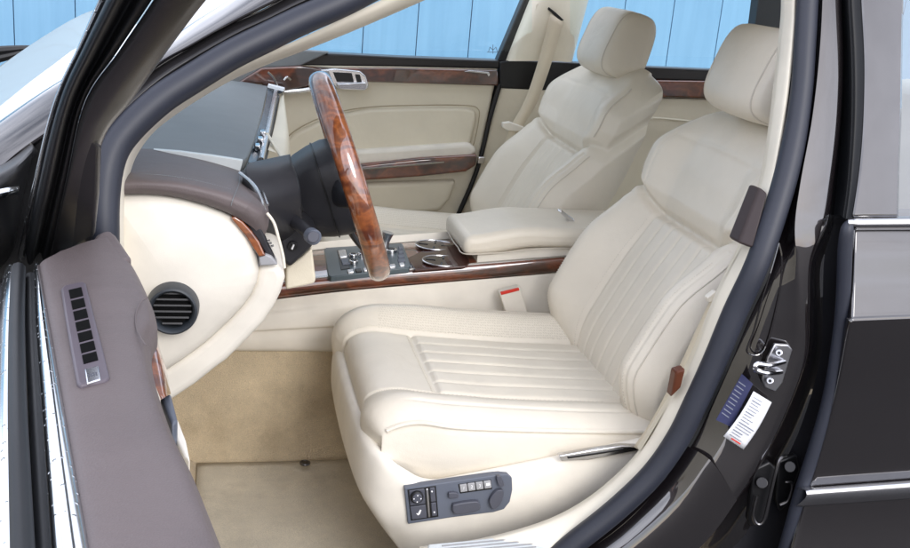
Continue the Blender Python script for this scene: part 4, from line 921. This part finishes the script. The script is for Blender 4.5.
# ------------------------------------------------------------------ seats
YS = .458; W_ = .262
def cush_base(u):
    return crline([(.272, 0, .53), (.256, 0, .575), (.246, 0, .622), (.257, 0, .655), (.300, 0, .668), (.375, 0, .659), (.47, 0, .651), (.56, 0, .646), (.66, 0, .641), (.75, 0, .638)], 261)
def make_cushion(parent):
    base = cush_base(0); N = len(base); nv = 200; rows = []; perf = []
    for i in range(N):
        t = (base[min(N - 1, i + 1)] - base[max(0, i - 1)]).normalized(); nn = Vector((-t.z, 0, t.x))
        p0 = base[i]; front = ss(.40, .245, p0.x); row = []
        topness = 0
        edge = None
        for j in range(nv + 1):
            v = -1 + 2 * j / nv; a = abs(v)
            h = (.030 + .010 * (1 if v > 0 else -1)) * ss(.50, .78, a) * (1 - .35 * front); drop = (.026 - .006 * ss(.35, .70, p0.x)) * max(0, (a - .78) / .22) ** 2.0 * max(0, nn.z) ** .7
            h += gr(a - .545, .018, .006)
            h += gr(a - .84, .010, .0035) * ss(.29, .33, p0.x)
            ins = ss(.376, .384, p0.x) * (1 if a < .535 else 0)
            if ins:
                f = ((v + .535) / 1.07 * 6) % 1.0; h += ins * (.0046 * (1 - abs(2 * f - 1) ** 7) - .002)
                h += .003 * (1 - (a / .535) ** 2)
            if a < .545: h += gr(p0.x - .378, .005, .005) * (1 if p0.z > .64 else 0)
            y = W_ * v * (1 - .05 * front * a - .03 * front * a * a * ss(.65, .56, p0.z))
            dx = .028 * a ** 6 * front + .016 * a ** 5 * front * ss(.655, .59, p0.z)
            p = p0 + nn * h + Vector((dx, y, -drop)); p.y += YS
            wv = noise.noise(Vector((p.x * 9, p.y * 9, 1.7))) * .0016; p.z += wv
            row.append(p)
        def wall(e, s_):
            o = []
            for k in range(1, 9):
                q = k / 8; o.append(Vector((e.x, e.y + s_ * (.006 * math.sin(q * math.pi) + .001 - .022 * max(0, q - .5)), e.z + (min(.535, e.z - .001) - e.z) * q)))
            return o
        rows.append(list(reversed(wall(row[0], -1))) + row + wall(row[-1], 1))
    b = MB(); nc = len(rows[0]); b.grid(rows)
    for i in range(N - 1):
        for j in range(nc - 1):
            v = -1 + 2 * ((j - 8) + .5) / nv; a = abs(v); x = base[i].x
            if (.57 < v < .83 and .31 < x): b.m[i * (nc - 1) + j] = 1
    o = b.build('cushion', [m_leather, m_perf], parent, fix=False, angle=80)
    def dash(ln):
        b2 = MB()
        for q in range(0, len(ln) - 2, 2): b2.tube([ln[q] + Vector((0, 0, .0009)), ln[q].lerp(ln[q + 1], .75) + Vector((0, 0, .0009))], .0008, n=4, sub=1)
        b2.build('stitching', m_thread, parent)
    it = [i for i in range(N) if .27 < base[i].x < .70 and base[i].z > .63]
    for aa in (-.58, .58): dash(crline([rows[i][8 + int(nv * (aa + 1) / 2)] for i in it[::5]], 120))
    k_ = min(range(N), key=lambda i: abs(base[i].x - .368) + (9 if base[i].z < .63 else 0))
    dash(crline([rows[k_][8 + int(nv * (aa + 1) / 2)] for aa in [-.52 + 1.04 * t / 12 for t in range(13)]], 80))
    # piping round the top edge
    for jj, s_ in ((8, -1), (8 + nv, 1)):
        b2 = MB(); b2.tube([rows[i][jj] + Vector((0, s_ * .001, .001)) for i in range(84, N, 6)], .0042, n=8, sub=2); b2.build('piping', m_leather, parent)
    return o
def make_backrest(parent):
    spine = crline([(.728, 0, .585), (.720, 0, .640), (.735, 0, .70), (.765, 0, .765), (.802, 0, .835), (.836, 0, .890), (.863, 0, .935), (.882, 0, .980), (.900, 0, 1.030), (.926, 0, 1.080), (.960, 0, 1.116), (1.005, 0, 1.135)], 241)
    bsp = crline([(.88, 0, .585), (.884, 0, .66), (.90, 0, .74), (.925, 0, .83), (.955, 0, .90), (.975, 0, .96), (.992, 0, 1.01), (1.007, 0, 1.055), (1.020, 0, 1.09), (1.025, 0, 1.108), (1.024, 0, 1.122), (1.015, 0, 1.134)], 241)
    N = len(spine); rows = []; nv = 190; nb = 26; fl = []
    for i in range(N):
        p0 = spine[i]; t = (spine[min(N - 1, i + 1)] - spine[max(0, i - 1)]).normalized(); nn = Vector((-t.z, 0, t.x))
        nn = Vector((-.905, 0, .42)).lerp(nn, .6).normalized()
        z = p0.z; s = i / (N - 1)
        low = ss(.955, .915, z)                      # 1 below the shoulder split
        wd = .262 - .020 * ss(.70, .60, z) - .018 * ss(.93, .965, z) + .012 * ss(.965, 1.0, z) - .020 * ss(1.03, 1.10, z) - .085 * ss(.80, 1, s) ** 1.3
        B = .070 * ss(.60, .72, z) * (1 - .42 * ss(.82, .94, z)) * low + .030 * (1 - low) * ss(1.11, 1.03, z)
        T = (bsp[i] - p0).length
        row = []
        for j in range(nv + 1):
            v = -1 + 2 * j / nv; a = abs(v)
            h = B * ss(.42, .80, a) - min(.045 + .012 * low, .44 * T) * max(0, (a - .80) / .20) ** 2.4
            if low > .5:
                h += gr(a - .50, .018, .006) + gr(a - .86, .011, .0035)
                if a < .49:
                    f = ((v + .49) / .98 * 6) % 1.0; h += .0040 * (1 - abs(2 * f - 1) ** 7) - .002
            else:
                h += .014 * ss(.93, .965, z) * (1 - .3 * a) + gr(a - .74, .010, .0018) * ss(1.085, 1.06, z)
                if a < .74: h += gr(z - 1.072 + .012 * a * a, .005, .0018)
            zc = .928 + .034 * ss(.45, 1, a)
            h += gr(z - zc, .0075, .017) * (.35 + .65 * ss(1, .9, a))
            q = p0 + nn * h + Vector((0, wd * v, 0)); q.y += YS
            q += nn * noise.noise(Vector((q.x * 8, q.y * 8, q.z * 8))) * .0016
            row.append(q)
        for j in range(1, nb):
            v = 1 - 2 * j / nb; a = abs(v)
            q = bsp[i] + (p0 - bsp[i]) * ((.22 + .3 * ss(.8, 1, s)) * max(0, (a - .6) / .4) ** 2) + Vector((0, wd * v * 1.0, 0)); q.y += YS
            row.append(q)
        rows.append(row)
    b = MB(); b.grid(rows, closed_v=True); nc = len(rows[0])
    for i in range(N - 1):
        for j in range(nv):
            v = abs(-1 + 2 * (j + .5) / nv); z = spine[i].z
            if (.975 < z < 1.06 and v < .71): b.m[i * nc + j] = 0
    b.f.append(tuple(range(nc))); b.m.append(0); b.f.append(tuple((N - 1) * nc + k for k in range(nc - 1, -1, -1))); b.m.append(0)
    o = b.build('backrest', [m_leather, m_perf], parent, fix=False, angle=80)
    stz = [i for i in range(N) if .64 < spine[i].z < .915]
    for aa in (-.535, .535, -.84, .84):
        b2 = MB()
        j = int(nv * (aa + 1) / 2); ln = crline([rows[i][j] for i in stz[::4]], 120)
        for q in range(0, 118, 2): b2.tube([ln[q] + Vector((-.0007, 0, .0003)), ln[q].lerp(ln[q + 1], .75) + Vector((-.0007, 0, .0003))], .0008, n=4, sub=1)
        b2.build('stitching', m_thread, parent)
    iu = [i for i in range(N) if .975 < spine[i].z < 1.10]
    for j in (int(nv * .05), int(nv * .95)):
        b2 = MB(); b2.tube([rows[i][j] for i in iu[::4]], .0022, n=7, sub=2); b2.build('piping', m_pipe, parent)
    iz = [i for i in range(N) if .635 < spine[i].z < .935]
    for s_ in (0, 1):
        j = int(nv * (.045 if s_ == 0 else .955))
        b2 = MB(); b2.tube([rows[i][j] for i in iz[::5]], .0015, n=7, sub=2); b2.build('piping', m_pipe, parent)
    return o
def make_headrest(parent, dx=0, dz=0, lean=16):
    b = MB(); rows = []; nu, nv = 64, 61
    la = R(lean); axz = Vector((math.sin(la), 0, math.cos(la))); axx = Vector((math.cos(la), 0, -math.sin(la)))
    c = Vector((.966 + dx, YS, 1.221 + dz))
    for j in range(nv):
        v = -1 + 2 * j / (nv - 1); a = abs(v)
        s = (1 - min(1, a) ** 7) ** (1 / 2.6) if a < 1 else 0
        row = []
        for k in range(nu):
            q = 2 * math.pi * k / nu; cq, sq = math.cos(q), math.sin(q); e = 1 / (abs(cq) ** 3.4 + abs(sq) ** 3.4) ** (1 / 3.4)
            hx = .057 * (1 + .10 * (cq < 0) * 0); hz_ = .084
            seamd = gr(a - .80, .018, .03)
            X_ = cq * e * hx * (.52 + .48 * s + seamd * .5); Z_ = sq * e * hz_ * (.62 + .38 * s + seamd * .35)
            if a >= .999: X_ *= .9; Z_ *= .9
            tap = 1 - .10 * (Z_ / hz_)
            row.append(c + axx * (X_ * (1.0 - .12 * Z_ / hz_)) + axz * Z_ + Vector((-.012 * (1 - a * a) * (1 if cq < 0 else .2), v * .114 * (1 + .03 * Z_ / hz_), 0)))
        rows.append(row)
    b.grid(rows, closed_v=True)
    for r0_, off_ in ((0, 1), (nv - 1, -1)):
        ring = list(range(r0_ * nu, r0_ * nu + nu)); b.f.append(tuple(ring)); b.m.append(0)
    o = b.build('headrest', m_leather, parent, angle=75)
    for j in (5, nv - 6):
        b3 = MB(); b3.tube([p for p in rows[j][::2]], .0017, n=6, closed=True, sub=2); b3.build('piping', m_pipe, o)
    b = MB(); b2 = MB()
    for s_ in (-1, 1):
        b.tube([c + Vector((.012, s_ * .068, -.07)), c + Vector((.018, s_ * .068, -.125))], .0065, n=10, sub=1)
        b2.tube([c + Vector((-.055, s_ * .118, -.088)) * .98, c + Vector((.02, s_ * .124, -.094)), c + Vector((.048, s_ * .124, -.106)), c + Vector((.05, s_ * .12, -.128))], .0055, n=8)
    b.build('headrest_post', m_chrome, parent)
    return o
# base shell: U-shaped skirt round the cushion
def make_base(parent):
    y0, y1 = .168, .748; xr = .80
    plan = []
    n_ = 120; rc = .10
    path = [Vector((xr, y0, 0)), Vector((.60, y0 - .001, 0)), Vector((.45, y0, 0)), Vector((.36, y0 + .003, 0)), Vector((.297, y0 + .007, 0)), Vector((.253, y0 + .032, 0)), Vector((.235, y0 + .105, 0)), Vector((.230, YS, 0)), Vector((.235, y1 - .105, 0)), Vector((.253, y1 - .032, 0)), Vector((.297, y1 - .007, 0)), Vector((.36, y1 - .003, 0)), Vector((.45, y1, 0)), Vector((.60, y1 + .001, 0)), Vector((xr, y1, 0))]
    pl = crline(path, 150)
    rows = []
    for p in pl:
        fr = ss(.36, .235, p.x)                       # 1 at the front
        rim = .566 + .070 * max(0, (p.x - .36) / .34) + .055 * max(0, min(1, (.345 - p.x) / .113)) ** 1.5
        bot = .440 - .02 * fr
        cx = Vector((.5, YS, 0)); inn = Vector((0, (YS - p.y), 0)).normalized() if abs(p.y - YS) > .02 else Vector((0, 0, 0))
        ind = Vector((1, 0, 0)) * fr * 1.0 + inn * (1 - fr)
        if ind.length > 0: ind.normalize()
        H_ = rim - bot; r = []
        for dz, di in ((-.012, .030), (-.004, .022), (0, .014), (-.002, .006), (-.010, .000), (-.03, -.004), (-.06, -.005), (-.09, -.002), (-.12, .004 + .010 * fr), (-.16, .012 + .030 * fr), (-.22, .03 + .06 * fr)):
            d = max(dz, -H_ + .0)
            r.append(Vector((p.x, p.y, rim + dz)) + ind * di)
        rows.append(crline(r, 40))
    b = MB(); b.grid(rows); o = b.build('seat_base', m_creamp, parent, fix=False, angle=70)
    return o
seat = empty('front_seat', car); lab(seat, "driver's seat in pleated cream leather, nearest the open door")
make_cushion(seat); make_backrest(seat); make_headrest(seat); make_base(seat)
def copy_tree(o, parent, names=None):
    c = o.copy(); COL.objects.link(c); c.parent = parent
    for ch in list(o.children):
        if names is None or ch.name.split('.')[0] in names: copy_tree(ch, c, names)
    return c
seat2 = copy_tree(seat, car); seat2.location = (.012, .790, .012)
lab(seat2, "passenger's cream leather seat beyond the centre console")
if True:
    for ch in seat2.children:
        if ch.name.startswith('headrest'): ch.location = (0, 0, -.030)
SHIFT = Vector((.012, .790, .012))
# seat switches on the near side of the driver's seat base
YP = .162
sc_ = empty('x', None); bpy.data.objects.remove(sc_)
def sp(pts, Y, t, name, mat, bev=.001, par=None): return plate(pts, Y, t, name, mat, par or seat, bev)
cpl = sp([(404.5, 488.5), (440, 483.5), (500, 474.8), (508, 474.6), (512, 478), (512.5, 490), (510, 502), (504, 509.5), (494, 512.5), (450, 518), (408, 524.5)], YP, .015, 'control_panel', m_panel, .0015)
def key(pts, h, mat=m_key, nm='control_button', bev=.0012):
    return sp(pts, YP - h, h + .002, nm, mat, bev)
sp([(407.5, 490), (436, 486), (438.5, 517), (411, 521)], YP - .0008, .003, 'button_surround', m_black, .0005)
key([(409, 491), (424.5, 488.8), (425.5, 504), (410, 506)], .0018)
key([(410.2, 507.2), (425.8, 505.2), (427, 518), (412, 520)], .003)
key([(425.7, 489.2), (428.3, 488.9), (430.5, 517.5), (428.3, 517.9)], .0022, m_steel)
key([(429.8, 488.4), (434.8, 487.8), (436, 501.6), (431, 502.3)], .003)
key([(431.1, 503.4), (436.1, 502.8), (437.2, 515.8), (432.2, 516.6)], .003)
kc = P(416.8, 497, YP - .004)
b = MB(); b.tube([kc + Vector((0, .004, 0)), kc + Vector((0, -.004, 0))], .0105, n=24, sub=1); b.build('control_button', m_black, seat, bevel=.002)
b = MB(); b.tube([kc, kc + Vector((0, -.0062, 0))], .0082, n=24, sub=1); b.build('control_button', m_key, seat, bevel=.0015)
b = MB()
for a in range(4):
    d = Vector((math.cos(a * math.pi / 2), 0, math.sin(a * math.pi / 2))); b.tube([kc + d * .0056 + Vector((0, -.0060, 0)), kc + d * .0056 + Vector((0, -.0066, 0))], .0011, n=8, sub=1)
def markq(x, y, r=.9): b.plate([P(x - r, y, YP - .0045), P(x, y - r, YP - .0045), P(x + r, y, YP - .0045), P(x, y + r, YP - .0045)], (0, .0016, 0))
markq(432.0, 491.8); markq(434.4, 512.6)
b.plate([P(x, y, YP - .0038) for x, y in [(416.2, 513.6), (418, 513.8), (420, 510), (421.4, 510.4), (420, 514.4), (418, 515.6)]], (0, .001, 0))
sp([(458.2, 484.4), (491, 479.6), (492.3, 489.3), (460, 493.8)], YP - .0008, .003, 'button_surround', m_black, .0005)
for i in range(4):
    x, y = 459.6 + i * 8.0, 485.2 - i * 1.17
    key([(x, y), (x + 7.2, y - 1.05), (x + 8.2, y + 6.4), (x + 1.1, y + 7.4)], .0028, m_grey if i < 4 else m_key)
    if i < 3:
        cu = bpy.data.curves.new('t', 'FONT'); cu.body = str(i + 1); cu.size = .008; cu.extrude = .0002; cu.align_x = 'CENTER'; cu.align_y = 'CENTER'
        to = bpy.data.objects.new('t', cu); COL.objects.link(to); bpy.context.view_layer.update()
        me = bpy.data.meshes.new_from_object(to.evaluated_get(bpy.context.evaluated_depsgraph_get())); bpy.data.objects.remove(to)
        pc = P(x + 4.2, y + 3.2, YP - .0032)
        me.transform(Matrix.Translation(pc) @ Matrix.Rotation(R(90), 4, 'X')); me.materials.append(m_white); link('button_mark', me, seat)
    else:
        b.plate([P(x + 2.4, y + 1.8, YP - .0032), P(x + 6.4, y + 1.2, YP - .0032), P(x + 6.7, y + 3.8, YP - .0032), P(x + 2.7, y + 4.4, YP - .0032)], (0, .001, 0))
b.build('button_mark', m_white, seat, smooth=False)
def pill(pts, h, nm): return sp([(p.x, p.y) for p in crline([Vector((x, y, 0)) for x, y in pts + [pts[0]]], 28)[:-1]], YP - h, h + .002, nm, m_key, .002)
pill([(448.6, 493.4), (454, 492.8), (458.6, 494.4), (458.2, 498.2), (452, 499), (448.8, 498)], .006, 'control_button')
pill([(453, 505.2), (464, 503), (477, 501.8), (480, 505), (480, 510), (470, 513.2), (456, 515), (452.6, 510)], .008, 'control_button')
pill([(497, 476.8), (501, 477.5), (504.4, 484.4), (503.4, 486.8), (499.6, 486.6), (497, 480.5)], .007, 'control_button')
pill([(502.5, 490.2), (504, 493), (502, 502), (497, 508.6), (492.4, 509), (489.6, 503), (491, 498), (496.5, 491.4)], .008, 'control_button')
# chrome finisher between base and backrest
b = MB(); b.plate([P(559, 456, .158), P(590, 450.5, .158), P(622, 446, .158), P(643, 447, .158), P(640, 451, .158), P(618, 455, .158), P(588, 460.5, .158), P(561, 461.5, .158)], (0, .012, 0)); b.build('rail_finisher', m_satchrome, seat, bevel=.002)
b = MB(); b.plate([P(568, 457, .156), P(606, 451.6, .156), P(624, 448.8, .156), P(624, 450, .156), P(606, 453.4, .156), P(568, 459, .156)], (0, .004, 0)); b.build('finisher_slot', m_black, seat, bevel=.0005)

# ------------------------------------------------------------------ carpet mat on the footwell floor, not fixed to the car
mt = empty('floor_mat'); lab(mt, "beige carpet mat lying in the driver's footwell with a snap fastener", 'floor mat')
b = MB(); rows = []
q0 = [(-.02, .10), (-.03, .45), (-.02, .715)]; 
for i in range(30):
    x = -.03 + i / 29 * .56; r = []
    for j in range(30):
        y = .07 + j / 29 * .665
        z = FLOOR + .004 + noise.noise(Vector((x * 5, y * 5, 3))) * .004
        r.append((x, y, z))
    rows.append(r)
b.grid(rows); b.build('pile', m_mat, mt, solid=.008, off=1, fix=False)
b = MB(); fp0 = PZ(305, 463, FLOOR + .016); b.tube([fp0 + Vector((math.cos(a), math.sin(a), 0)) * .009 for a in [2 * math.pi * k / 16 for k in range(16)]], .0028, n=8, closed=True, sub=2); b.tube([fp0 + Vector((0, 0, -.003)), fp0 + Vector((0, 0, .002))], .0055, n=14, sub=1); b.build('snap_fastener', m_dsteel, mt)
b = MB(); b.box((.36, .22, FLOOR + .06), (.05, .04, .10)); b.build('seat_runner', m_black, car, bevel=.004)
